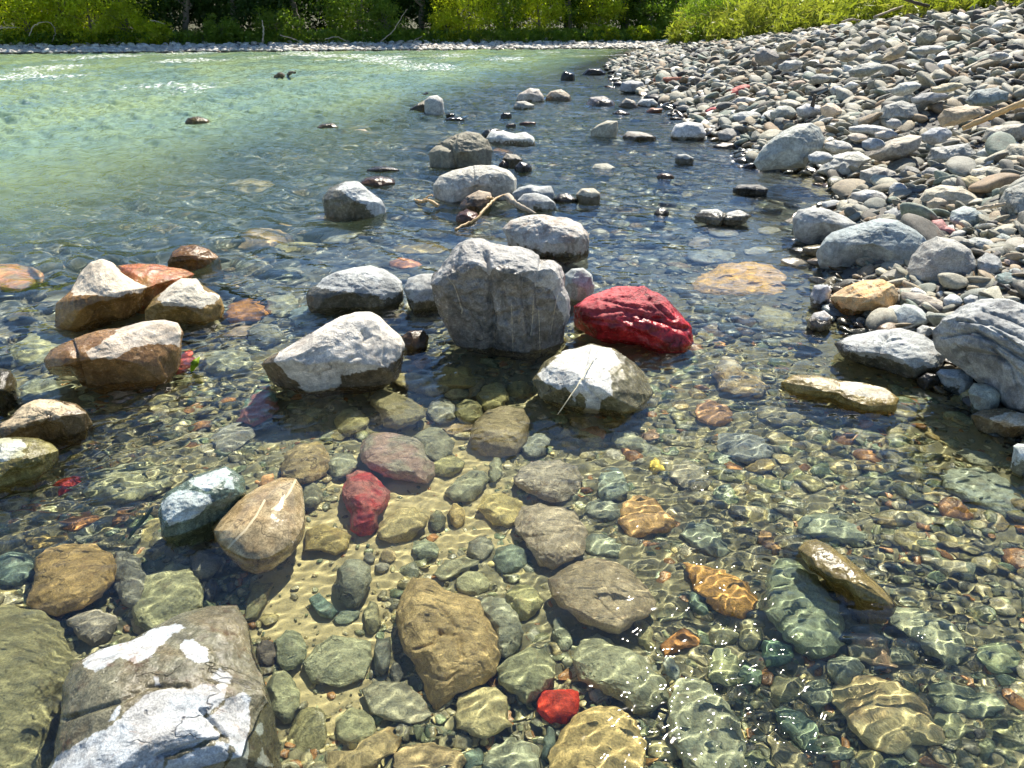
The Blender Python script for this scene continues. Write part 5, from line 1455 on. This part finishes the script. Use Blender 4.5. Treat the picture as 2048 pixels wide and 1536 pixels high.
def scatter(n, a0, a1, r0, r1, seed):
    rg = np.random.default_rng(seed)
    a = np.radians(rg.uniform(a0, a1, n))
    r = r0 * np.exp(rg.uniform(0, 1, n) * math.log(r1 / r0))
    return r * np.sin(a), r * np.cos(a), r, rg


X, Y, R_, rg = scatter(32000, -50, 45, .85, 15, 41)
inw = (X < shore_x(Y) + .25)
sd = sdist(np.stack([X, Y], -1), sand_w)
ok = inw & ((sd < .05) | (rg.random(len(X)) < .26)) & ((X > deep_edge(Y) - 2.5))
X, Y, R_ = X[ok], Y[ok], R_[ok]
A = R_ * .0050 * (rg.pareto(1.9, len(X)) + .85)
A = np.clip(A, .006, .07)
A = np.where(sdist(np.stack([X, Y], -1), sand_w) > .06, np.minimum(A * .6, .016), A)
pj = project(np.stack([X, Y, -.15 + 0 * X], -1))
hit = np.zeros(len(X), bool)
for s in STONES:
    if s['size'] > 45:
        hit |= np.hypot(pj[:, 0] - s['cen'][0], (pj[:, 1] - s['cen'][1]) * 1.25) < s['size'] * .5 + A / R_ * FPX * .4
A = np.where(hit, np.minimum(A, .016), A)
# middle-sized cobbles packed into the gaps
X2, Y2, R2, rg = scatter(5200, -46, 43, 1.05, 5.0, 52)
ok = (X2 < shore_x(Y2) + .05) & (sdist(np.stack([X2, Y2], -1), sand_w) < .10) & (X2 > deep_edge(Y2) - 1.5)
X2, Y2, R2 = X2[ok], Y2[ok], R2[ok]
A2 = R2 * rg.uniform(.0095, .019, len(X2))
P2 = project(np.stack([X2, Y2, -.15 + 0 * X2], -1))
hit = np.zeros(len(X2), bool)
for s in STONES:
    hit |= np.hypot(P2[:, 0] - s['cen'][0], (P2[:, 1] - s['cen'][1]) * 1.25) < s['size'] * .42 + A2 / R2 * FPX * .45
done = []
for i in np.where(~hit)[0]:
    if all((X2[i] - X2[j]) ** 2 + (Y2[i] - Y2[j]) ** 2 > (.8 * (A2[i] + A2[j])) ** 2 for j in done):
        done.append(i)
X, Y, R_, A = np.concatenate([X, X2[done]]), np.concatenate([Y, Y2[done]]), np.concatenate([R_, R2[done]]), np.concatenate([A, A2[done]])
near = R_ < 4.0
g = gravel('gravel', X[near], Y[near], A[near], GRAVEL_WET, 'small pebbles covering the river bed near the viewer', .36, .22, 2, None, 3)
g.cycles.is_caustics_receiver = True
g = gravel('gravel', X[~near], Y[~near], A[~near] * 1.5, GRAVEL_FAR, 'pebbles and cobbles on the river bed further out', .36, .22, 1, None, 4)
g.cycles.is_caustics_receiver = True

X, Y, R_, rg = scatter(52000, 6, 50, 1.9, 48, 43)
xs = shore_x(Y)
ok = (X > xs - .1) & (X < 10.2)
X, Y, R_ = X[ok], Y[ok], R_[ok]
A = np.clip(R_ * .0024 * (rg.pareto(1.5, len(X)) + .7), .007, .20)
A = np.minimum(A, .03 + R_ * .009)
near = R_ < 9
gravel('gravel', X[near], Y[near], A[near], GRAVEL_DRY, 'dry pebbles and cobbles packed over the near bank', .24, .42, 2, None, 5)
gravel('gravel', X[~near], Y[~near], A[~near], GRAVEL_DRY, 'dry cobbles packed over the far part of the bank', .2, .42, 1, None, 6)
# a second sprinkling of fist-sized stones over the bank
X, Y, R_, rg = scatter(2600, 8, 48, 3.0, 40, 44)
ok = (X > shore_x(Y) + .05) & (X < 9.9)
X, Y, R_ = X[ok], Y[ok], R_[ok]
A = np.clip(R_ * .0058 * (rg.pareto(2.4, len(X)) + .8), .03, .17)
Zs = surf(X, Y) + .25 * A
gravel('gravel', X, Y, A, GRAVEL_DRY, 'fist-sized cobbles lying loose on the bank', .18, .4, 2, Zs, 7)
# half-wet stones scattered along the water's edge
rg = np.random.default_rng(46)
Y = rg.uniform(3.2, 26, 330) ** 1.0
X = shore_x(Y) - np.abs(rg.normal(0, .38, 330)) * (1 + .03 * Y) + .1
A = rg.uniform(.05, .13, 330) * (.8 + .02 * Y)
Pq = project(np.stack([X, Y, 0 * X], -1))
free = np.array([all(math.hypot(p[0] - s['cen'][0], (p[1] - s['cen'][1]) * 1.5) > s['size'] * .5 + 10 for s in STONES) for p in Pq])
gravel('gravel', X[free], Y[free], A[free], GRAVEL_DRY, 'half-wet stones scattered along the edge of the water', -.1, .2, 2, None, 12)
# far bank strip
rg = np.random.default_rng(9)
X = rg.uniform(-42, 14, 5200)
Y = far_shore(X) + np.abs(rg.normal(0, 2.0, 5200)) + .1
gravel('gravel', X, Y, rg.uniform(.06, .2, 5200) * (1 + .6 * rg.random(5200)), GRAVEL_PALE, 'pale stones along the opposite river bank', .3, .2, 1, None, 10)

# ------------------------------------------------------------------ plants


def tube(pts, radii, n=7, wob=0.0, seed=0):
    pts = np.asarray(pts, float)
    rg = np.random.default_rng(seed)
    m = max(4, len(pts) * 5)
    s = np.concatenate([[0], np.cumsum(np.linalg.norm(np.diff(pts, axis=0), axis=1))])
    q = np.linspace(0, s[-1], m)
    # smooth path
    P = np.stack([np.interp(q, s, pts[:, i]) for i in range(3)], -1)
    for _ in range(2):
        P[1:-1] = .25 * P[:-2] + .5 * P[1:-1] + .25 * P[2:]
    P[1:-1] += rg.normal(0, wob, (m - 2, 3))
    Rr = np.interp(q, np.linspace(0, s[-1], len(radii)), radii) * (1 + .10 * rg.normal(size=m))
    Tn = np.gradient(P, axis=0)
    Tn /= np.linalg.norm(Tn, axis=1, keepdims=True)
    a = np.cross(Tn, [.31, .2, .93])
    a /= np.linalg.norm(a, axis=1, keepdims=True)
    b = np.cross(Tn, a)
    an = np.linspace(0, 2 * math.pi, n, endpoint=False)
    V = P[:, None] + Rr[:, None, None] * (np.cos(an)[None, :, None] * a[:, None] + np.sin(an)[None, :, None] * b[:, None])
    V = V.reshape(-1, 3)
    i = np.arange(m * n).reshape(m, n)
    F = np.stack([i[:-1], np.roll(i[:-1], -1, 1), np.roll(i[1:], -1, 1), i[1:]], -1).reshape(-1, 4)
    c0, c1 = len(V), len(V) + 1
    V = np.concatenate([V, P[:1], P[-1:]])
    cap = [[i[0, (j + 1) % n], i[0, j], c0, c0] for j in range(n)] + [[i[-1, j], i[-1, (j + 1) % n], c1, c1] for j in range(n)]
    T3 = [[f[0], f[1], f[2]] for f in cap]
    tri = np.concatenate([F[:, [0, 1, 2]], F[:, [0, 2, 3]], np.array(T3)])
    return V, tri


def join(parts):
    Vs, Fs, off = [], [], 0
    for V, F in parts:
        Vs.append(V)
        Fs.append(F + off)
        off += len(V)
    return np.concatenate(Vs), np.concatenate(Fs)


def leaves(C, size, rg, elong=1.9, flat=0.0):
    n = len(C)
    d = rg.normal(size=(n, 3))
    d[:, 2] *= (1 - flat)
    d /= np.linalg.norm(d, axis=1, keepdims=True)
    e = np.cross(d, rg.normal(size=(n, 3)))
    e /= np.linalg.norm(e, axis=1, keepdims=True)
    s = (size * rg.uniform(.6, 1.35, n))[:, None]
    V = np.stack([C - d * s * elong * .5, C + e * s * .45 - d * s * .05, C + d * s * elong * .5, C - e * s * .45 - d * s * .05], 1).reshape(-1, 3)
    F = np.arange(4 * n).reshape(n, 4)
    return V, F


def crown(h0, h1, rx, ry, n_clump, n_leaf, size, seed, droop=0.0):
    """leaf clumps spread through an uneven crown; clumps sit mainly near its skin, gaps stay between them"""
    rg = np.random.default_rng(seed)
    Cs = []
    ph = rg.uniform(0, 6.28, 4)
    for _ in range(n_clump):
        a = rg.uniform(0, 6.28)
        u = rg.uniform(-1, 1)
        k = rg.uniform(.35, 1.0) ** .5
        w = math.sqrt(max(0.05, 1 - u * u)) * k * (1 + .25 * math.sin(2 * a + ph[0]) + .18 * math.sin(3 * a + ph[1] + 3 * u))
        c = np.array([rx * w * math.cos(a), ry * w * math.sin(a), h0 + (h1 - h0) * (.5 + .5 * u * k)])
        s = rg.uniform(.22, .5) * min(rx, (h1 - h0) * .5) * .55
        m = int(n_leaf * rg.uniform(.5, 1.5))
        q = rg.normal(size=(m, 3)) * np.array([s, s, s * .62])
        q[:, 2] -= droop * (q[:, 0] ** 2 + q[:, 1] ** 2) / max(s, .05)
        Cs.append(c + q)
    C = np.concatenate(Cs)
    C[:, 2] = np.maximum(C[:, 2], .03)
    sz = size * (1 + .35 * np.clip(C[:, 2] - 3.0, 0, 4))
    return leaves(C, sz, rg)


def tree(name, px, off, h, rx, leaf, seed, label, group, n_clump=60, n_leaf=90, size=.13, h0=.1, trunk=True, xy=None, cat='tree', bark=None, droop=0.0):
    az = (px - 1024) / FPX
    if xy is None:
        y = 42.0
        for _ in range(6):
            x = az * y
            y = float(far_shore(x)) + off
    else:
        x, y = xy
    e = bpy.data.objects.new(name, None)
    COL.objects.link(e)
    e.location = (x, y, float(surf(x, y)))
    tag(e, label, cat, group)
    rg = np.random.default_rng(seed)
    V, F = crown(h0, h, rx, rx * .85, n_clump, n_leaf, size, seed, droop)
    link_mesh('crown', V, F, leaf, True, e)
    parts = []
    for k in range(1 if trunk is True else 4):
        dx, dy = rg.normal(0, .10 * h, 2)
        tr = .026 * h if trunk is True else .012 * h
        top = np.array([dx, dy, h * .72])
        parts.append(tube([(0, 0, -.25), (dx * .2, dy * .2, h * .25), top * np.array([.6, .6, .7]), top], [tr, tr * .8, tr * .5, tr * .2], 7, .02, seed + k))
        for j in range(5):
            t = rg.uniform(.25, .8)
            a = rg.uniform(0, 6.28)
            p0 = top * t * np.array([1, 1, 1.0])
            L = rx * rg.uniform(.5, .95)
            p1 = p0 + np.array([math.cos(a) * L * .6, math.sin(a) * L * .6, L * .35])
            p2 = p0 + np.array([math.cos(a) * L, math.sin(a) * L, L * .45])
            parts.append(tube([p0, p1, p2], [tr * .4, tr * .25, tr * .1], 5, .02, seed * 3 + j))
    V, F = join(parts)
    link_mesh('trunk', V, F, bark or BARK, True, e)
    return e


GF = 'trees and bushes on the opposite bank'
front = [
 (-70, 4.2, 3.6, 1.9, LEAF_BRIGHT, 'bright yellow-green willow bush cut by the left edge of the view'),
 (45, 5.0, 5.5, 2.4, LEAF_BRIGHT, 'tall bright willow above the bleached arching branch'),
 (150, 4.6, 3.6, 1.8, LEAF_BRIGHT, 'bright willow bush right of the arching branch'),
 (215, 5.4, 4.8, 2.2, LEAF_BRIGHT, 'broad yellow-green willow behind the lower willow bushes'),
 (262, 4.2, 2.7, 1.7, LEAF_BRIGHT, 'low rounded yellow-green bush, last but one before the dark trees'),
 (330, 4.4, 2.2, 1.3, LEAF_BRIGHT, 'low light green bush where the willows meet the dark trees'),
 (378, 3.9, 1.3, .9, LEAF_BRIGHT, 'smallest light green bush at the gravel left of the dark trees'),
 (330, 7.0, 8.0, 2.8, LEAF_MID, 'mid green tree overhanging the last willows'),
 (430, 6.5, 8.5, 2.6, LEAF_DARK, 'dark leafy tree first right of the willows'),
 (520, 6.2, 7.0, 2.2, LEAF_DARK, 'dark tree with a pale stem behind a small olive bush'),
 (500, 4.6, 1.5, 1.2, LEAF_MID, 'small olive bush at the foot of the dark trees'),
 (600, 5.0, 2.0, 1.2, LEAF_MID, 'dull green bush tangled with bleached branches'),
 (640, 7.5, 9.0, 2.8, LEAF_DARK, 'very dark tree in the middle of the far bank'),
 (745, 5.6, 4.6, 1.9, LEAF_MID, 'olive twiggy tree standing before the darkest gap'),
 (800, 4.8, 2.4, 1.3, LEAF_MID, 'olive green bush below the twiggy tree'),
 (860, 7.2, 8.5, 2.3, LEAF_DARK, 'dark tree left of the brightest bush'),
 (945, 5.2, 4.0, 1.7, LEAF_BRIGHT, 'brightest green bush in the middle of the far bank'),
 (905, 4.6, 1.8, 1.0, LEAF_BRIGHT, 'small light green bush left of the brightest bush'),
 (1010, 6.0, 6.0, 1.8, LEAF_MID, 'green tree between the brightest bush and the leaning light one'),
 (1075, 5.6, 4.8, 1.7, LEAF_BRIGHT, 'light green tree leaning to the right'),
 (1130, 7.0, 7.0, 2.0, LEAF_MID, 'tall mid green tree right of the leaning light one'),
 (1180, 6.0, 3.8, 1.6, LEAF_BRIGHT, 'rounded sunlit tree near the bend of the river'),
 (1235, 7.5, 6.5, 1.8, LEAF_MID, 'mid green conical tree near the bend of the river'),
 (1275, 6.0, 3.6, 1.5, LEAF_MID, 'soft green bush beyond the point of the gravel bank'),
 (1325, 6.5, 4.6, 1.8, LEAF_MID, 'green tree right behind the point of the gravel bank'),
 (1190, 4.2, 1.0, 1.1, LEAF_BRIGHT, 'low yellow-green shrub at the water of the bend'),
 (1260, 4.2, .9, 1.2, LEAF_BRIGHT, 'low yellow-green shrub nearest the point of the bank'),
]
for i, (px, off, h, rx, lf, lab) in enumerate(front):
    sm = h < 3
    tree('bush' if h < 4.7 else 'tree', px, off, h, rx, lf, 100 + i, lab, GF, n_clump=46 if sm else 85, n_leaf=75 if sm else 85, size=.085 if lf is not LEAF_DARK else .11, h0=.02 if h < 5 else .5, trunk=(h >= 4.7) or 4,
         cat='bush' if h < 4.7 else 'tree')
# the darker wood behind: one tree of each of three kinds, the rest copies
GB = 'tall trees of the wood behind the far bank'
protos = []
back_px = list(range(-560, 2500, 105))
for i, px in enumerate(back_px):
    az = (px - 1024) / FPX
    y = 52.0 + 2.5 * math.sin(i * 2.1)
    x = az * y
    y = float(far_shore(min(x, 22))) + 16.5 + 2.5 * math.sin(i * 2.1)
    x = az * y
    if i < 3:
        e = tree('tree', px, 0, 9.0, 3.6, (LEAF_DARK, LEAF_DARK, LEAF_DARK)[i], 300 + i, 'tall dark tree of the wood that closes the view', GB, n_clump=130, n_leaf=120, size=.17, h0=.2, xy=(x, y))
        protos.append(e)
    else:
        s = protos[i % 3]
        e = s.copy()
        COL.objects.link(e)
        e.location = (x, y, float(surf(min(x, 30), y)))
        e.rotation_euler = (0, 0, i * 1.7)
        k = .85 + .3 * ((i * 37) % 10) / 10
        e.scale = (k, k, k)
        for ch in s.children:
            c = ch.copy()
            COL.objects.link(c)
            c.parent = e
# scrub on the crest of the near bank
GS = 'scrub bushes along the crest of the gravel bank'
for i, (x, y, h, rx, lf, lab) in enumerate([
    (10.4, 41, 2.6, 1.9, LEAF_MID, 'dark green scrub bush at the far end of the bank'),
    (11.0, 33, 2.2, 1.6, LEAF_DRY, 'yellowish scrub bush second along the bank crest'),
    (12.4, 27, 2.0, 1.7, LEAF_BRIGHT, 'bright scrub bush halfway along the bank crest'),
    (13.2, 21, 1.6, 1.6, LEAF_DRY, 'yellow weedy bush behind the bleached sticks'),
    (12.6, 17.5, 1.2, 1.3, LEAF_BRIGHT, 'bright low bush behind the dark overhanging rock'),
    (12.8, 14.6, 1.1, 1.3, LEAF_DRY, 'yellow-green low bush by the right edge of the crest')]):
    tree('bush', 0, 0, h, rx, lf, 500 + i, lab, GS, n_clump=60, n_leaf=110, size=.06, h0=.0, trunk=4, xy=(x, y), cat='bush')

# weeds: a mass of stems and leaves
rg = np.random.default_rng(77)
n = 5200
wy_ = 10 + 40 * rg.random(n) ** 1.4
wx_ = np.maximum(9.4, shore_x(wy_) + 1.2) + .1 + np.abs(rg.normal(0, 2.2, n)) + .25 * np.sin(wy_ * 1.3)
parts_v, parts_c = [], []
Cs = []
for i in range(n):
    hgt = rg.uniform(.25, .8) * (1 + .05 * (wy_[i] - 10)) * min(1, .45 + (wx_[i] - 9.3) * .6)
    m = 22
    t = rg.random(m)
    base = np.array([wx_[i], wy_[i], float(crest_z(wy_[i])) + .05 * (wx_[i] - 9.4)])
    q = np.stack([rg.normal(0, .16, m) * (.4 + t), rg.normal(0, .16, m) * (.4 + t), t * hgt], -1)
    Cs.append(base + q)
C = np.concatenate(Cs)
V, F = leaves(C, np.full(len(C), .036) + .0014 * (C[:, 1] - 10), rg, 6.0)
o = link_mesh('weeds', V, F, LEAF_DRY)
tag(o, 'yellow-green weeds and grass along the top of the bank', None, None, 'stuff')
rg = np.random.default_rng(78)
n = 2600
X = rg.uniform(-42, 16, n)
Y = far_shore(X) + 3.6 + np.abs(rg.normal(0, 1.6, n))
Z = surf(X, Y)
m = 14
C = np.repeat(np.stack([X, Y, Z], -1), m, 0) + np.stack([rg.normal(0, .22, n * m), rg.normal(0, .22, n * m), rg.random(n * m) * .7], -1)
V, F = leaves(C, np.full(len(C), .085), rg, 2.4)
o = link_mesh('undergrowth', V, F, LEAF_MID)
tag(o, 'low undergrowth at the foot of the far trees', None, None, 'stuff')

# ------------------------------------------------------------------ driftwood and small things


def px_z(crop, x, y, z):
    p = to_px(crop, [(x, y)])[0]
    return on_plane(p[0], p[1], z)


def px_bank(crop, x, y, up):
    p = to_px(crop, [(x, y)])[0]
    X = ground_point(ray(*p), False)
    q = X - (ray(*p)) * (up / max(.15, -ray(*p)[2]))
    return q


def stick(name, lines, mat, label, cat='driftwood', group=None, wob=.004):
    parts = [tube(pts, rad, 8, wob, 7 + k) for k, (pts, rad) in enumerate(lines)]
    V, F = join(parts)
    c = np.asarray(lines[0][0][0], float)
    o = link_mesh(name, V - c, F, mat)
    o.location = c
    tag(o, label, cat, group)
    return o


GD = 'driftwood sticks'
a = [px_z('B', *p) for p in ((690, 1342, 0.0), (760, 1305, .02), (820, 1280, .05), (860, 1235, .09), (885, 1200, .12), (925, 1165, .14), (960, 1145, .14), (1005, 1137, .14))]
b = [px_z('B', *p) for p in ((925, 1165, .14), (900, 1160, .15), (870, 1155, .16))]
stick('branch', [(a, [.007, .010, .012, .012, .009, .006]), (b, [.012, .007])], DRIFT_WARM, 'crooked yellow branch lying from the brown cone into the water', group=GD)
a = [px_z('B', *p) for p in ((455, 1168, .01), (500, 1180, .03), (530, 1172, .05), (565, 1185, .05), (592, 1205, .02))]
b = [px_z('B', *p) for p in ((500, 1180, .03), (530, 1150, .07), (560, 1140, .08))]
stick('branch', [(a, [.008, .012, .014, .016]), (b, [.010, .005])], DRIFT_WARM, 'short orange forked root by the near end of the loaf boulder', group=GD)
stick('branch', [([px_z('B', *p) for p in ((1000, 1150, .13), (1030, 1180, .12), (1090, 1215, .07), (1165, 1255, .0))], [.035, .028, .02, .014])], DRIFT, 'grey tapering stick leaning against the flat grey stone', group=GD)
stick('log', [([px_bank('C', *p) for p in ((1690, 752, .10), (1760, 720, .12), (1850, 680, .14), (1950, 640, .17), (2080, 592, .2), (2200, 545, .2))], [.026, .03, .033, .036, .04])], DRIFT_WARM, 'long orange-brown log lying on the bank at the right edge', group=GD)
stick('log', [([px_bank('C', 1590, 82, .15), px_bank('C', 1660, 72, .25)] + [px_z('C', *p) for p in ((1760, 50, 2.05), (1900, 2, 2.3), (1960, -20, 2.4))], [.10, .13, .12, .10, .08])], DRIFT, 'thick bleached log on the weeds of the crest', group=GD)
a = [np.array(p) for p in ((9.9, 17.6, 1.65), (10.3, 17.4, 1.95), (10.8, 17.5, 2.2), (11.2, 17.4, 2.45))]
b = [np.array(p) for p in ((9.6, 18.3, 1.62), (9.2, 18.2, 1.8), (8.5, 18.3, 1.98), (7.9, 18.4, 2.02))]
c = [np.array(p) for p in ((10.0, 17.9, 1.7), (10.0, 17.8, 2.1), (10.3, 17.9, 2.5))]
stick('branch', [(a, [.06, .05, .03, .015]), (b, [.05, .03, .015]), (c, [.04, .02, .01])], DARKWOOD, 'dark jagged dead branch sticking up from the crest', group=GD)
stick('branch', [([px_bank('C', *p) for p in ((1775, 1222, .10), (1850, 1205, .12), (1935, 1192, .14))], [.010, .012, .010])], DRIFT, 'thin white stick before the big cream wedge', group=GD)
p0 = px_bank('C', 786, 722, 0.0)
stick('stake', [([p0 + np.array([0, 0, -.1]), p0 + np.array([.01, 0, .12]), p0 + np.array([.03, 0, .36])], [.028, .026, .022])], DARKWOOD, 'thin dark stake standing upright on the bank', 'stake')
stick('branch', [([px_bank('C', *p) for p in ((-110, 470, .05), (0, 466, .12), (70, 460, .14), (125, 464, .06))], [.05, .07, .06, .03])], mat_wood('red driftwood', (.34, .13, .07), (.22, .08, .05)), 'reddish brown branch at the far shoreline', group=GD)
stick('log', [([px_z('A', *p) for p in ((1610, 450, .02), (1640, 436, .14), (1660, 440, .05))], [.05, .07, .04]), ([px_z('A', *p) for p in ((1685, 436, .05), (1705, 424, .18), (1728, 424, .2))], [.04, .05, .03])], DARKWOOD,
      'black snag breaking the foaming current far out', group=GD)
# bleached branches on the far bank
GFB = 'bleached branches on the far bank'


def far_pt(px, py, off):
    """a point over the far bank seen at this pixel"""
    d = ray(px, py)
    t = np.linspace(30, 70, 1200)
    Q = EYE + d * t[:, None]
    k = int(np.argmax(Q[:, 1] > far_shore(Q[:, 0]) + off))
    return Q[k]


far_st = [
 ([(58, 72), (66, 52), (82, 43), (102, 45), (112, 62), (104, 84)], .05, 'bleached arching branch before the willows'),
 ([(-10, 60), (12, 54), (40, 55)], .05, 'straight pale branch at the left edge of the far bank'),
 ([(140, 92), (165, 89), (190, 90)], .06, 'pale log on the gravel below the willows'),
 ([(300, 40), (318, 43), (330, 48)], .04, 'pale twig among the last willows'),
 ([(560, 70), (590, 78), (615, 90)], .05, 'pale slanting branch left of the darkest gap'),
 ([(650, 78), (675, 72), (700, 86), (712, 90)], .045, 'curved bleached branch below the darkest gap'),
 ([(690, 90), (720, 84), (750, 88), (780, 86)], .05, 'long low driftwood branch on the far gravel'),
 ([(760, 84), (785, 64), (800, 40), (815, 18)], .045, 'tall bare leaning stem beside the twiggy tree'),
 ([(795, 88), (820, 84), (845, 72)], .045, 'forked bleached branch right of the twiggy tree'),
 ([(525, 85), (528, 60), (524, 40)], .09, 'pale upright stem among the dark trees'),
]
for i, (pl, rad, lab) in enumerate(far_st):
    pts = [far_pt(x, y, 3.0 + .1 * k) for k, (x, y) in enumerate(pl)]
    stick('branch', [(pts, [rad * .6, rad * .55, rad * .3])], DRIFT, lab, group=GFB, wob=.02)
# sticks among the weeds of the crest
for i, (p, q, lab) in enumerate([((1170, 100), (1500, 0), 'long thin bleached stick slanting over the weeds'), ((980, 130), (1090, 118), 'short bleached stick at the edge of the weeds'), ((330, 105), (365, 145), 'curved pale stick at the far end of the weeds')]):
    y0, y1 = ((19.5, 20.5), (21, 21), (37, 36.5))[i]
    P = []
    for (x, y), yy in ((p, y0), (q, y1)):
        s = to_px('C', [(x, y)])[0]
        d = ray(*s)
        P.append(EYE + d * (yy / d[1]))
    stick('branch', [([P[0], (P[0] + P[1]) * .5 + np.array([0, 0, .05]), P[1]], [.03, .028, .015])], DRIFT, lab, group=GD)

GREEN = mat_leaf('water weed', (.14, .20, .03), (.10, .15, .02), .3)
a = [px_z('G', *p) for p in ((770, 262, -.10), (800, 200, -.08), (850, 120, -.06), (905, 45, -.05))]
V, F = tube(a, [.004, .009, .009, .003], 6)
c = np.asarray(a[0])
o = link_mesh('weed_blade', V - c, F, GREEN)
o.location = c
tag(o, 'green blade of weed under water above the olive stones', 'weed')
a = [px_z('D', *p) for p in ((1120, 770, .0), (1140, 720, .05), (1168, 686, .06))]
V, F = tube(a, [.004, .018, .003], 6)
c = np.asarray(a[0])
o = link_mesh('leaf', V - c, F, mat_leaf('fresh leaf', (.30, .42, .02), (.25, .36, .02), .4))
o.location = c
tag(o, 'bright green leaf caught beside the long cream stone', 'leaf')
STRAW = mat_wood('straw', (.62, .56, .38), (.50, .44, .28))
a = [px_z('E', *p) for p in ((1800, 1255, .07), (1860, 1170, .13), (1940, 1050, .165), (2040, 880, .175))]
stick('straw', [(a, [.0018, .0024, .0024, .0015]), ([a[2], px_z('E', 2010, 1040, .17)], [.002, .0012])], STRAW, 'dry straw lying across the pale cracked stone', 'straw', wob=.001)
